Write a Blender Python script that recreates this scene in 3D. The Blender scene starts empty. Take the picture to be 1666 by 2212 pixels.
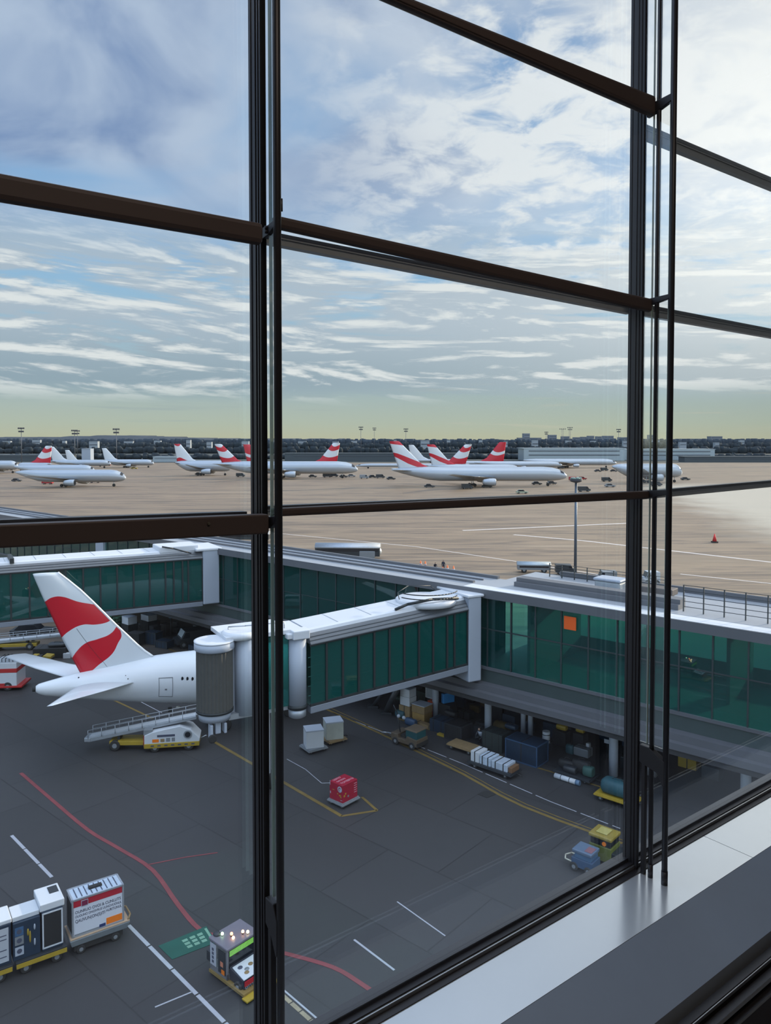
import bpy, math, random
from mathutils import Vector, Matrix
random.seed(7)
sc = bpy.context.scene
COL = sc.collection
PI = math.pi
# ------------------------------------------------------------------ camera
F = 1650.0                      # focal length in pixels of the 1666 x 2212 frame
TH = math.radians(1.89)         # slight downward pitch
CX, CY = 833.0, 948.0 + F * math.tan(TH)
EYE = Vector((0, 0, 20.0))      # eye height above the apron
cam_d = bpy.data.cameras.new('camera')
cam_d.sensor_fit = 'AUTO'; cam_d.sensor_width = 36.0
cam_d.lens = F / 2212.0 * 36.0
cam_d.shift_y = -(1106.0 - CY) / 2212.0
cam_d.clip_start = 0.05; cam_d.clip_end = 20000
cam = bpy.data.objects.new('camera', cam_d); COL.objects.link(cam)
cam.location = EYE; cam.rotation_euler = (PI / 2 - TH, 0, 0)
sc.camera = cam
vs = sc.view_settings
vs.view_transform = 'Standard'; vs.look = 'None'; vs.gamma = 1.0; vs.use_curve_mapping = False
vs.exposure = 0.16
sc.cycles.max_bounces = 8; sc.cycles.transparent_max_bounces = 24
sc.cycles.glossy_bounces = 4; sc.cycles.diffuse_bounces = 3
sc.cycles.caustics_reflective = False; sc.cycles.caustics_refractive = False
# ------------------------------------------------------------------ node helpers
def nn(nt, typ, **kw):
    n = nt.nodes.new(typ)
    for k, v in kw.items(): setattr(n, k, v)
    return n
class NB:
    """tiny expression builder on a node tree"""
    def __init__(s, nt): s.nt = nt
    def put(s, sock, v):
        if isinstance(v, bpy.types.NodeSocket): s.nt.links.new(v, sock)
        else: sock.default_value = v
    def m(s, op, a, b=0.0, c=0.0, clamp=False):
        n = nn(s.nt, 'ShaderNodeMath', operation=op); n.use_clamp = clamp
        s.put(n.inputs[0], a); s.put(n.inputs[1], b); s.put(n.inputs[2], c)
        return n.outputs[0]
    def ss(s, x, e0, e1):
        n = nn(s.nt, 'ShaderNodeMapRange', interpolation_type='SMOOTHSTEP')
        s.put(n.inputs[0], x); n.inputs[1].default_value = e0; n.inputs[2].default_value = e1
        return n.outputs[0]
    def noise(s, vec, scale, detail=4, rough=.55, dist=0.0):
        n = nn(s.nt, 'ShaderNodeTexNoise')
        s.nt.links.new(vec, n.inputs['Vector'])
        n.inputs['Scale'].default_value = scale; n.inputs['Detail'].default_value = detail
        n.inputs['Roughness'].default_value = rough; n.inputs['Distortion'].default_value = dist
        return n.outputs['Fac']
    def mix(s, f, a, b, mode='MIX'):
        n = nn(s.nt, 'ShaderNodeMix', data_type='RGBA', blend_type=mode)
        s.put(n.inputs[0], f)
        for i, v in ((6, a), (7, b)):
            s.put(n.inputs[i], v if isinstance(v, bpy.types.NodeSocket) else (*v[:3], 1))
        return n.outputs[2]
    def ramp(s, f, stops, interp='LINEAR'):
        n = nn(s.nt, 'ShaderNodeValToRGB'); r = n.color_ramp; r.interpolation = interp
        while len(r.elements) < len(stops): r.elements.new(.5)
        for e, (p, c) in zip(r.elements, stops):
            e.position = p; e.color = (*c, 1)
        s.nt.links.new(f, n.inputs[0]); return n.outputs[0]
    def vec(s, x, y, z=0.0):
        n = nn(s.nt, 'ShaderNodeCombineXYZ')
        s.put(n.inputs[0], x); s.put(n.inputs[1], y); s.put(n.inputs[2], z)
        return n.outputs[0]
    def sep(s, v):
        n = nn(s.nt, 'ShaderNodeSeparateXYZ'); s.nt.links.new(v, n.inputs[0]); return n.outputs
    def dot(s, v, w):
        n = nn(s.nt, 'ShaderNodeVectorMath', operation='DOT_PRODUCT')
        s.nt.links.new(v, n.inputs[0]); n.inputs[1].default_value = w; return n.outputs['Value']
def dirv(az, el):
    a, e = math.radians(az), math.radians(el)
    return Vector((math.sin(a) * math.cos(e), math.cos(a) * math.cos(e), math.sin(e)))
# ------------------------------------------------------------------ sky and sun
SUN_AZ, SUN_EL = 57.0, 16.0
SUN_STRENGTH = 5.0
def make_world():
    w = bpy.data.worlds.new('sky'); sc.world = w; w.use_nodes = True
    nt = w.node_tree; nt.nodes.clear(); b = NB(nt)
    tc = nn(nt, 'ShaderNodeTexCoord')
    d = tc.outputs['Generated']
    x, y, z = b.sep(d)
    zc = b.m('MAXIMUM', z, 0.0)
    az = b.m('ARCTAN2', x, y)
    glow = b.m('MAXIMUM', b.dot(d, dirv(39, 16)), 0.0)
    g4 = b.m('POWER', glow, 6.0); g20 = b.m('POWER', glow, 22.0)
    left = b.ss(b.dot(d, dirv(-42, 34)), .50, .97)
    base = b.ramp(zc, [(0, (.50, .51, .37)), (.02, (.46, .52, .43)), (.055, (.40, .50, .50)), (.12, (.36, .53, .64)),
                       (.2, (.30, .52, .74)), (.30, (.25, .45, .72)), (.6, (.16, .28, .52)), (1, (.12, .22, .45))])
    # high soft deck, seen from below on a flat layer
    den = b.m('ADD', zc, .14)
    u = b.m('DIVIDE', x, den); v = b.m('DIVIDE', y, den)
    soft = b.noise(b.vec(b.m('MULTIPLY', az, 2.3), b.m('MULTIPLY', z, 3.6), 5.3), 1.25, 4, .48, .5)
    wisp = b.noise(b.vec(u, v, 3.7), 1.3, 7, .55, .5)
    hi = b.m('ADD', b.m('MULTIPLY', soft, .72), b.m('MULTIPLY', wisp, .34))
    hi = b.m('ADD', hi, b.m('MULTIPLY', left, .12))
    up = b.ss(z, .16, .34)
    m_hi = b.m('MULTIPLY', b.ss(hi, .43, .60), up)
    tone = b.noise(b.vec(b.m('MULTIPLY', az, 3.1), b.m('MULTIPLY', z, 6.5), 11.7), 1.3, 5, .5, .6)
    tone = b.ss(b.m('ADD', tone, b.m('MULTIPLY', b.m('SUBTRACT', wisp, .5), .30)), .36, .66)
    c_hi = b.mix(tone, b.mix(left, (.58, .66, .77), (.46, .56, .72)), b.mix(left, (.36, .46, .62), (.19, .29, .51)))
    c_hi = b.mix(b.m('MULTIPLY', g4, .8, clamp=True), c_hi, (.80, .84, .87))
    sky = b.mix(b.m('MULTIPLY', m_hi, .93), base, c_hi)
    # broken cells in the middle of the view
    cell = b.noise(b.vec(u, v, 1.3), 7.5, 5, .60, .35)
    cm = b.noise(b.vec(u, v, 7.9), 1.05, 3, .5, .2)
    m_c = b.m('MULTIPLY', b.ss(b.m('ADD', b.m('MULTIPLY', cell, .62), b.m('MULTIPLY', cm, .62)), .555, .70), b.m('MULTIPLY', b.ss(z, .14, .22), b.ss(az, -.18, .14)))
    sky = b.mix(b.m('MULTIPLY', m_c, .95), sky, (.80, .84, .87))
    # long low bands, bright along their upper rims
    def band(off): return b.noise(b.vec(b.m('ADD', b.m('MULTIPLY', az, 4.2), 4.0), b.m('MULTIPLY', b.m('ADD', b.m('ADD', z, b.m('MULTIPLY', az, .05)), off), 29.0), 2.1), 1.0, 9, .62, .45)
    nA = band(0.0); nB = band(.009)
    bias = b.m('ADD', b.m('MULTIPLY', b.m('MULTIPLY', b.ss(z, .045, .065), b.m('SUBTRACT', 1.0, b.ss(z, .085, .15))), .16), b.m('MULTIPLY', b.ss(z, .10, .15), .03))
    cA = b.m('ADD', nA, bias)
    m_a = b.m('MULTIPLY', b.ss(cA, .40, .52), b.m('MULTIPLY', b.ss(z, .040, .075), b.m('SUBTRACT', 1.0, b.ss(z, .20, .29))))
    rim = b.ss(b.m('SUBTRACT', nA, nB), -.03, .12)
    c_a = b.mix(b.m('MAXIMUM', rim, b.m('MULTIPLY', g4, .55)), b.mix(b.ss(z, .06, .16), (.29, .39, .46), (.43, .52, .61)), (.80, .83, .83))
    sky = b.mix(b.m('MULTIPLY', m_a, .94), sky, c_a)
    # thin streaks in the clear strip above the horizon
    st = b.noise(b.vec(b.m('MULTIPLY', az, 5.0), b.m('MULTIPLY', z, 90.0), 8.0), 1.0, 5, .55, .3)
    m_s = b.m('MULTIPLY', b.ss(st, .56, .70), b.m('MULTIPLY', b.ss(z, .008, .02), b.m('SUBTRACT', 1.0, b.ss(z, .05, .08))))
    sky = b.mix(b.m('MULTIPLY', m_s, .45), sky, b.mix(b.ss(az, -.2, .3), (.34, .42, .44), (.66, .60, .46)))
    gl = b.mix(1.0, sky, b.mix(b.m('MULTIPLY', b.m('MULTIPLY', g20, b.ss(z, .02, .2)), .95, clamp=True), (0, 0, 0), (.66, .62, .54)), 'ADD')
    # the overcast is brighter overhead and behind the terminal
    boost = b.m('ADD', 1.0, b.m('ADD', b.m('MULTIPLY', b.ss(z, .55, .9), 1.5), b.m('MULTIPLY', b.ss(b.m('MULTIPLY', y, -1.0), -.35, .35), 1.1)))
    gl = b.mix(1.0, gl, b.vec(boost, boost, boost), 'MULTIPLY')
    # ground half of the environment
    out = b.mix(b.ss(z, -.02, 0.0), (.10, .105, .11), gl)
    bg = nn(nt, 'ShaderNodeBackground'); nt.links.new(out, bg.inputs[0]); bg.inputs[1].default_value = 1.0
    o = nn(nt, 'ShaderNodeOutputWorld'); nt.links.new(bg.outputs[0], o.inputs[0])
    w.cycles.sampling_method = 'MANUAL'; w.cycles.sample_map_resolution = 1024
make_world()
sun_d = bpy.data.lights.new('sun', 'SUN'); sun_d.energy = SUN_STRENGTH; sun_d.angle = math.radians(2.0)
sun_d.color = (1.0, .87, .68)
sun = bpy.data.objects.new('sun', sun_d); COL.objects.link(sun)
sun.rotation_euler = dirv(SUN_AZ, SUN_EL).to_track_quat('Z', 'Y').to_euler()
sun.location = (60, 40, 60)
# ------------------------------------------------------------------ pixel rays (to read distances off the photograph)
RF = Vector((0, math.cos(TH), -math.sin(TH))); RU = Vector((0, math.sin(TH), math.cos(TH)))
def ray(px, py): return RF + Vector((1, 0, 0)) * ((px - CX) / F) + RU * ((CY - py) / F)
def G(px, py, z=0.0):
    d = ray(px, py); t = (z - EYE.z) / d.z; return EYE + d * t
def AT(px, py, Y):
    d = ray(px, py); return EYE + d * (Y / d.y)
def on_plane(px, py, o, n):
    d = ray(px, py); t = (Vector(o) - EYE).dot(n) / d.dot(n); return EYE + d * t
# ------------------------------------------------------------------ materials
MATS = {}
def mat(name, col, rough=.6, metal=0.0, var=.12, scale=3.0, emit=None, spec=.5, bump=0.0):
    if name in MATS: return MATS[name]
    m = bpy.data.materials.new(name); m.use_nodes = True; nt = m.node_tree; b = NB(nt)
    bs = nt.nodes['Principled BSDF']
    tc = nn(nt, 'ShaderNodeTexCoord')
    f = b.noise(tc.outputs['Object'], scale, 4, .6)
    lo = tuple(c * (1 - var) for c in col); hi = tuple(min(1, c * (1 + var)) for c in col)
    nt.links.new(b.mix(f, lo, hi), bs.inputs['Base Color'])
    bs.inputs['Roughness'].default_value = rough; bs.inputs['Metallic'].default_value = metal
    bs.inputs['Specular IOR Level'].default_value = spec
    if emit:
        bs.inputs['Emission Color'].default_value = (*emit[0], 1); bs.inputs['Emission Strength'].default_value = emit[1]
    MATS[name] = m; return m
def glass_mat(name, tint, f0, diff=None, dfac=0.0, rough=0.0):
    if name in MATS: return MATS[name]
    m = bpy.data.materials.new(name); m.use_nodes = True; nt = m.node_tree; nt.nodes.clear(); b = NB(nt)
    lw = nn(nt, 'ShaderNodeLayerWeight'); lw.inputs[0].default_value = .5
    fac = b.m('ADD', b.m('MULTIPLY', b.m('POWER', lw.outputs['Facing'], 5.0), 1 - f0), f0)
    t = nn(nt, 'ShaderNodeBsdfTransparent'); t.inputs[0].default_value = (*tint, 1)
    body = t.outputs[0]
    if diff:
        df = nn(nt, 'ShaderNodeBsdfDiffuse'); df.inputs[0].default_value = (*diff, 1)
        mx = nn(nt, 'ShaderNodeMixShader'); mx.inputs[0].default_value = dfac
        nt.links.new(body, mx.inputs[1]); nt.links.new(df.outputs[0], mx.inputs[2]); body = mx.outputs[0]
    gl = nn(nt, 'ShaderNodeBsdfGlossy'); gl.inputs['Roughness'].default_value = rough; gl.inputs[0].default_value = (.95, .97, 1, 1)
    mx = nn(nt, 'ShaderNodeMixShader'); nt.links.new(fac, mx.inputs[0])
    nt.links.new(body, mx.inputs[1]); nt.links.new(gl.outputs[0], mx.inputs[2])
    o = nn(nt, 'ShaderNodeOutputMaterial'); nt.links.new(mx.outputs[0], o.inputs[0])
    MATS[name] = m; return m
# ------------------------------------------------------------------ mesh builder
class MB:
    def __init__(s): s.v = []; s.f = []; s.mi = []; s.sm = []; s.uv = {}
    def add(s, vs, fs, mi=0, smooth=False):
        o = len(s.v); s.v += [tuple(p) for p in vs]
        for f in fs: s.f.append(tuple(i + o for i in f)); s.mi.append(mi); s.sm.append(smooth)
        return s
    def hexa(s, p, mi=0):     # 8 points: bottom ring 0-3, top ring 4-7
        return s.add(p, [(3, 2, 1, 0), (4, 5, 6, 7), (0, 1, 5, 4), (1, 2, 6, 5), (2, 3, 7, 6), (3, 0, 4, 7)], mi)
    def box(s, c, d, mi=0, rz=0.0):
        cx, cy, cz = c; hx, hy, hz = d[0] / 2, d[1] / 2, d[2] / 2; ca, sa = math.cos(rz), math.sin(rz)
        q = [(-hx, -hy), (hx, -hy), (hx, hy), (-hx, hy)]
        q = [(cx + a * ca - b_ * sa, cy + a * sa + b_ * ca) for a, b_ in q]
        return s.hexa([(a, b_, cz - hz) for a, b_ in q] + [(a, b_, cz + hz) for a, b_ in q], mi)
    def b2(s, x0, x1, y0, y1, z0, z1, mi=0):
        return s.box(((x0 + x1) / 2, (y0 + y1) / 2, (z0 + z1) / 2), (abs(x1 - x0), abs(y1 - y0), abs(z1 - z0)), mi)
    def loft(s, rings, mi=0, smooth=True, cap=True):
        n = len(rings[0]); o = len(s.v)
        for r in rings: s.v += [tuple(p) for p in r]
        for k in range(len(rings) - 1):
            for i in range(n):
                j = (i + 1) % n
                s.f.append((o + k * n + i, o + k * n + j, o + (k + 1) * n + j, o + (k + 1) * n + i)); s.mi.append(mi); s.sm.append(smooth)
        if cap:
            s.f.append(tuple(o + i for i in range(n))[::-1]); s.mi.append(mi); s.sm.append(False)
            e = o + (len(rings) - 1) * n
            s.f.append(tuple(e + i for i in range(n))); s.mi.append(mi); s.sm.append(False)
        return s
    def ring(s, c, r, axis, n=12, r2=None):
        axis = Vector(axis).normalized()
        a = axis.orthogonal().normalized() if abs(axis.z) > .9 else axis.cross(Vector((0, 0, 1))).normalized()
        b = axis.cross(a)
        if abs(axis.z) > .9: a, b = Vector((1, 0, 0)), Vector((0, 1, 0))
        return [Vector(c) + a * (r * math.cos(2 * PI * i / n)) + b * ((r2 or r) * math.sin(2 * PI * i / n)) for i in range(n)]
    def tube(s, p0, p1, r0, r1=None, n=12, mi=0, smooth=True):
        r1 = r0 if r1 is None else r1; ax = Vector(p1) - Vector(p0)
        return s.loft([s.ring(p0, r0, ax, n), s.ring(p1, r1, ax, n)], mi, smooth)
    def pipe(s, pts, r, n=8, mi=0):
        for a, b in zip(pts[:-1], pts[1:]): s.tube(a, b, r, r, n, mi)
        return s
    def wheel(s, c, r, w, n=16, mi=0, axis=(0, 1, 0)):
        a = Vector(axis).normalized() * (w / 2); c = Vector(c)
        rr = [(1, .8), (.92, 1), (-.92, 1), (-1, .8)]
        s.loft([s.ring(c + a * k, r * q, axis, n) for k, q in rr], mi)
        return s
    def ellipsoid(s, c, r, n=12, m=8, mi=0):
        c = Vector(c); rings = []
        for k in range(1, m):
            t = PI * k / m
            rings.append([c + Vector((r[0] * math.sin(t) * math.cos(2 * PI * i / n), r[1] * math.sin(t) * math.sin(2 * PI * i / n), -r[2] * math.cos(t))) for i in range(n)])
        return s.loft(rings, mi)
    def prism(s, poly, ext, mi=0, smooth=False):
        ext = Vector(ext); n = len(poly)
        return s.loft([[Vector(p) for p in poly], [Vector(p) + ext for p in poly]], mi, smooth)
    def quad(s, a, b, c, d, mi=0): return s.add([a, b, c, d], [(0, 1, 2, 3)], mi)
    def build(s, name, mats, parent=None, bevel=0.0, uv=None):
        me = bpy.data.meshes.new(name); me.from_pydata(s.v, [], s.f)
        mats = mats if isinstance(mats, (list, tuple)) else [mats]
        for m in mats: me.materials.append(m)
        for p, mi, sm in zip(me.polygons, s.mi, s.sm): p.material_index = mi; p.use_smooth = sm
        if uv:
            ul = me.uv_layers.new(name='UVMap')
            for l in me.loops: ul.data[l.index].uv = uv[l.vertex_index]
        me.update()
        import bmesh
        bm = bmesh.new(); bm.from_mesh(me); bmesh.ops.recalc_face_normals(bm, faces=bm.faces); bm.to_mesh(me); bm.free()
        o = bpy.data.objects.new(name, me); COL.objects.link(o)
        if parent: o.parent = parent
        if bevel:
            bv = o.modifiers.new('bevel', 'BEVEL'); bv.width = bevel; bv.segments = 2; bv.limit_method = 'ANGLE'
        return o
def tag(o, label=None, cat=None, group=None, kind=None):
    if label: o['label'] = label
    if cat: o['category'] = cat
    if group: o['group'] = group
    if kind: o['kind'] = kind
    return o
def thing(name, loc=(0, 0, 0), rz=0.0, label=None, cat=None, group=None, kind=None):
    o = bpy.data.objects.new(name, None); COL.objects.link(o)
    o.location = loc; o.rotation_euler = (0, 0, rz); o.empty_display_size = .2
    return tag(o, label, cat, group, kind)
def dup(root, loc, rz, label=None, cat=None):
    r = root.copy(); COL.objects.link(r); r.location = loc; r.rotation_euler = (0, 0, rz)
    if label: r['label'] = label
    for ch in list(root.children):
        c = ch.copy(); COL.objects.link(c); c.parent = r
        for g in list(ch.children):
            q = g.copy(); COL.objects.link(q); q.parent = c
    return r
def text(body, size, m, parent, loc, rot, name='lettering', extrude=.004, align='LEFT'):
    cu = bpy.data.curves.new(name, 'FONT'); cu.body = body; cu.size = size; cu.extrude = extrude; cu.offset = .012 * size; cu.align_x = align
    t = bpy.data.objects.new(name, cu)
    me = bpy.data.meshes.new_from_object(t)
    bpy.data.objects.remove(t)
    me.materials.clear(); me.materials.append(m)
    o = bpy.data.objects.new(name, me); COL.objects.link(o); o.parent = parent
    o.location = loc; o.rotation_euler = rot
    return o
# ================================================================== THE WINDOW WALL (structure)
SC = 1.0
WW = Vector((.795, .606, 0)).normalized()        # along the glass, to the right
WN = Vector((.606, -.795, 0)).normalized()       # into the room
W0 = EYE - WN * 1.72
def wp(s, m, z): return W0 + WW * s + WN * m + Vector((0, 0, z))
black = mat('black_anodised', (.045, .042, .046), .40, 0.2, .1)
bronze = mat('dark_bronze', (.115, .085, .075), .5, .0, .1)
steel = mat('satin_sill', (.95, .98, .99), .20, .48, .02, 12, spec=1.0)
greysill = mat('grey_sill_paint', (.33, .38, .44), .5, .0, .05, 8)
railm = mat('outer_rail_metal', (.62, .63, .62), .4, .1)
wglass = glass_mat('window_glass', (.985, .995, .992), .085)
fin_edge = mat('glass_edge_green', (.62, .78, .70), .2, 0, .05, emit=None)
S1, S2 = .911, 2.494          # the two mullions seen
SL, SR = -2.6, 6.4
ZB, ZT = -1.642, 3.0
def strip(mb, prof, s0, s1, mi=0):
    mb.loft([[wp(s0, m, z) for m, z in prof], [wp(s1, m, z) for m, z in prof]], mi, False)
def post(mb, prof, z0, z1, mi=0):
    mb.loft([[wp(s, m, z0) for s, m in prof], [wp(s, m, z1) for s, m in prof]], mi, False)
def rect(s0, s1, m0, m1): return [(s0, m0), (s1, m0), (s1, m1), (s0, m1)]
# panes
for i, (a, b_) in enumerate(((SL, S1), (S1, S2), (S2, SR))):
    mb = MB(); strip(mb, [(-.005, ZB + .02), (.005, ZB + .02), (.005, ZT), (-.005, ZT)], a + .004, b_ - .004)
    w = mb.build('window_%d' % (i + 1), wglass); tag(w, kind='structure')
# mullions: grooved dark fins
for i, s in enumerate((S1 - 1.576, S1, S2, S2 + 1.576)):
    mb = MB()
    post(mb, rect(s - .0055, s + .0055, -.030, .030), ZB, ZT)
    for m0, m1 in ((-.030, -.020), (-.006, .003), (.012, .017), (.024, .030)): post(mb, rect(s - .0080, s + .0080, m0, m1), ZB, ZT)
    o = mb.build('trim_%d' % (i + 1), black); tag(o, kind='structure')
# bottom frame rail under the panes
mb = MB()
strip(mb, [(-.05, ZB - .05), (-.05, ZB + .028), (-.006, ZB + .034), (-.006, ZB - .05)], SL, SR, 0)
strip(mb, [(-.006, ZB - .05), (-.006, ZB + .022), (.016, ZB + .022), (.016, ZB - .05)], SL, SR, 0)
strip(mb, [(.016, ZB - .05), (.016, ZB + .018), (.023, ZB + .018), (.023, ZB - .05)], SL, SR, 1)
strip(mb, [(.023, ZB - .05), (.023, ZB + .006), (.046, ZB + .003), (.046, ZB - .05)], SL, SR, 0)
tag(mb.build('trim_5', [black, mat('bright_bead', (.62, .62, .60), .3, .9)]), kind='structure')
# metal ledge
mb = MB(); strip(mb, [(.046, ZB), (.252, ZB), (.252, ZB - .012), (.046, ZB - .012)], SL, 2.93)
strip(mb, [(.046, ZB), (.252, ZB), (.252, ZB - .012), (.046, ZB - .012)], 2.933, SR)
tag(mb.build('trim_6', steel), kind='structure')
mb = MB(); strip(mb, [(.253, ZB - .001), (.447, ZB - .091), (.447, ZB - .30), (.253, ZB - .30)], SL, SR)
tag(mb.build('trim_7', greysill), kind='structure')
# convector rails below the ledge
mb = MB()
strip(mb, [(.462, ZB - .125), (.488, ZB - .125), (.488, ZB - .20), (.462, ZB - .20)], SL, SR, 0)
strip(mb, [(.488, ZB - .128), (.492, ZB - .128), (.492, ZB - .14), (.488, ZB - .14)], SL, SR, 1)
strip(mb, [(.520, ZB - .150), (.524, ZB - .146), (.530, ZB - .152), (.526, ZB - .158)], SL, SR, 1)
strip(mb, [(.496, ZB - .150), (.520, ZB - .150), (.520, ZB - .28), (.496, ZB - .28)], SL, SR, 0)
strip(mb, [(.544, ZB - .170), (.546, ZB - .168), (.550, ZB - .172), (.548, ZB - .176)], SL, SR, 1)
strip(mb, [(.526, ZB - .172), (.544, ZB - .172), (.544, ZB - .30), (.526, ZB - .30)], SL, SR, 0)
tag(mb.build('trim_8', [black, mat('rail_edge_metal', (.5, .5, .5), .3, .9)]), kind='structure')
# room shell behind the camera
dark = mat('room_paint', (.30, .29, .28), .8)
mb = MB(); strip(mb, [(-.10, -3.2), (6.5, -3.2), (6.5, -2.4), (.0, -2.4)], SL - .6, SR + .6); tag(mb.build('floor', mat('dark_carpet', (.20, .18, .17), .9)), kind='structure')
mb = MB(); strip(mb, [(-.05, ZT), (6.5, ZT), (6.5, ZT + .4), (-.05, ZT + .4)], SL - .6, SR + .6); tag(mb.build('ceiling', dark), kind='structure')
mb = MB(); strip(mb, [(6.3, -2.4), (6.5, -2.4), (6.5, ZT), (6.3, ZT)], SL - .6, SR + .6); tag(mb.build('wall_back', dark), kind='structure')
mb = MB(); strip(mb, [(-.05, -2.4), (6.3, -2.4), (6.3, ZT), (-.05, ZT)], SL - .3, SL); tag(mb.build('wall_left', dark), kind='structure')
mb = MB(); strip(mb, [(-.05, -2.4), (6.3, -2.4), (6.3, ZT), (-.05, ZT)], SR, SR + .3); tag(mb.build('wall_right', dark), kind='structure')
mb = MB(); strip(mb, [(-.12, -20), (.2, -20), (.2, ZB - .31), (-.05, ZB - .05), (-.12, ZB - .05)], SL - .6, SR + .6)
tag(mb.build('wall_front', mat('terminal_cladding', (.22, .23, .24), .5)), kind='structure')
# --- horizontal bars, room side
def bar(s0, s1, m0, m1, za, zb, label, rnd=.010, name='transom_bar', studs=()):
    """za, zb: (under, upper) edge at the left and right end"""
    p = thing(name, wp((s0 + s1) / 2, (m0 + m1) / 2, (za[0] + zb[1]) / 2), 0, label, 'window bar', 'horizontal bars across the window')
    off = Vector(p.location); c = rnd
    def prof(z0, z1): return [(m0 + c, z0), (m1 - c, z0), (m1 - c * .3, z0 + c * .3), (m1, z0 + c), (m1, z1 - c), (m1 - c * .3, z1 - c * .3), (m1 - c, z1), (m0 + c, z1), (m0 + c * .3, z1 - c * .3), (m0, z1 - c), (m0, z0 + c), (m0 + c * .3, z0 + c * .3)]
    mb = MB(); mb.loft([[wp(s, m, z) - off for m, z in prof(*zz)] for s, zz in ((s0, za), (s1, zb))], 0, False)
    mb.build('bar_body', bronze, p)
    for s_, zz in ((s0, za), (s1, zb)):
        d_ = .005 if s_ == s1 else -.005; mc, zc = (m0 + m1) / 2, (zz[0] + zz[1]) / 2
        q = MB(); q.loft([[wp(s, mc + (m - mc) * k, zc + (z - zc) * k) - off for m, z in prof(*zz)] for s, k in ((s_, 1), (s_ + d_ * .6, .95), (s_ + d_, .84))], 0, True)
        q.build('end_cap', bronze, p)
    for s in studs:
        t = (s - s0) / (s1 - s0); zc = (za[0] + za[1]) / 2 * (1 - t) + (zb[0] + zb[1]) / 2 * t + .008
        q = MB(); q.tube(wp(s, m1 - .002, zc) - off, wp(s, m1 + .004, zc) - off, .0035, n=14)
        q.build('screw_cap', mat('brass_screw', (.28, .25, .18), .4, .8), p, 0)
    return p
bar(-2.4, .880, .045, .075, (.450, .518), (.466, .518), 'wide dark bar crossing the left pane at mid height, ending in a rounded end', .012)
bar(-2.4, .893, .045, .075, (-.14, -.10), (-.231, -.183), 'dark bar across the left pane just under the parked airliners', .004, studs=(.74,))
bar(.930, 2.486, .045, .070, (.513, .545), (.466, .516), 'dark bar across the middle pane at mid height in front of blue sky')
bar(.930, 2.486, .045, .075, (1.172, 1.188), (1.176, 1.247), 'dark bar crossing the top of the middle pane')
bar(.930, 2.486, .045, .067, (-.192, -.171), (-.222, -.192), 'slim dark bar across the middle pane just below the parked airliners', .006)
# --- outer rails
def rail(s0, s1, za, zb, label, light=False):
    p = thing('outer_rail', wp((s0 + s1) / 2, -.08, (za[0] + zb[1]) / 2), 0, label, 'window rail', 'slim rails outside the glass')
    off = Vector(p.location)
    def half(f0, f1, inset): return [[wp(s, m, z0 + (z1 - z0) * f) - off for m, f in [(-.095 + inset, f0), (-.065 - inset, f0), (-.065 - inset, f1), (-.095 + inset, f1)]] for s, (z0, z1) in ((s0, za), (s1, zb))]
    MB().loft(half(.62, 1, 0), 0, False).build('upper_flange', black, p)
    MB().loft(half(.54, .62, -.002), 0, False).build('bead', railm, p)
    MB().loft(half(0, .54, .002), 0, False).build('lower_flange', railm, p)
rail(.96, 2.56, (.512, .542), (.484, .522), 'slim two-tone grey rail outside the middle pane, just below its mid bar')
rail(2.60, 6.0, (.486, .530), (.470, .505), 'slim two-tone grey rail outside the right pane, lower of the two against the sky')
rail(2.60, 6.0, (1.176, 1.226), (1.176, 1.226), 'grey metal rail outside the right pane high in the bright sky')
rail(-2.4, .91, (-.14, -.10), (-.215, -.188), 'slim dark rail outside the left pane behind the lower bar')
rail(.96, 2.56, (-.203, -.177), (-.235, -.205), 'slim dark rail outside the middle pane behind the lower bar')
rail(2.60, 6.0, (-.241, -.208), (-.21, -.18), 'slim dark rail outside the right pane below the parked aircraft')
# --- vertical rods on the room side with their brackets and glass fins
def rod(s, m, r, z0, z1, label):
    p = thing('support_rod', wp(s, m, z0), 0, label, 'rod', 'vertical rods beside the mullions')
    off = Vector(p.location)
    MB().tube(wp(s, m, z0) - off, wp(s, m, z1) - off, r, n=20).build('rod_tube', black, p)
    MB().tube(wp(s, m, z0) - off, wp(s, m, z0 + .05) - off, r * 1.12, n=20).build('rod_foot', black, p)
    return p
r1 = rod(S1, .098, .0098, ZB, ZT, 'black vertical rod right of the left mullion')
MB().tube(wp(S1 + .012, .098, .545) - Vector(r1.location), wp(S1 + .012, .098, .575) - Vector(r1.location), .003, n=8).build('pin', black, r1)
rod(S2, .086, .0085, ZB, ZT, 'black vertical rod just right of the right mullion, nearer of its pair to it')
rod(S2, .145, .0105, ZB, ZT, 'black vertical rod right of the right mullion, farther of its pair from it')
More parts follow.
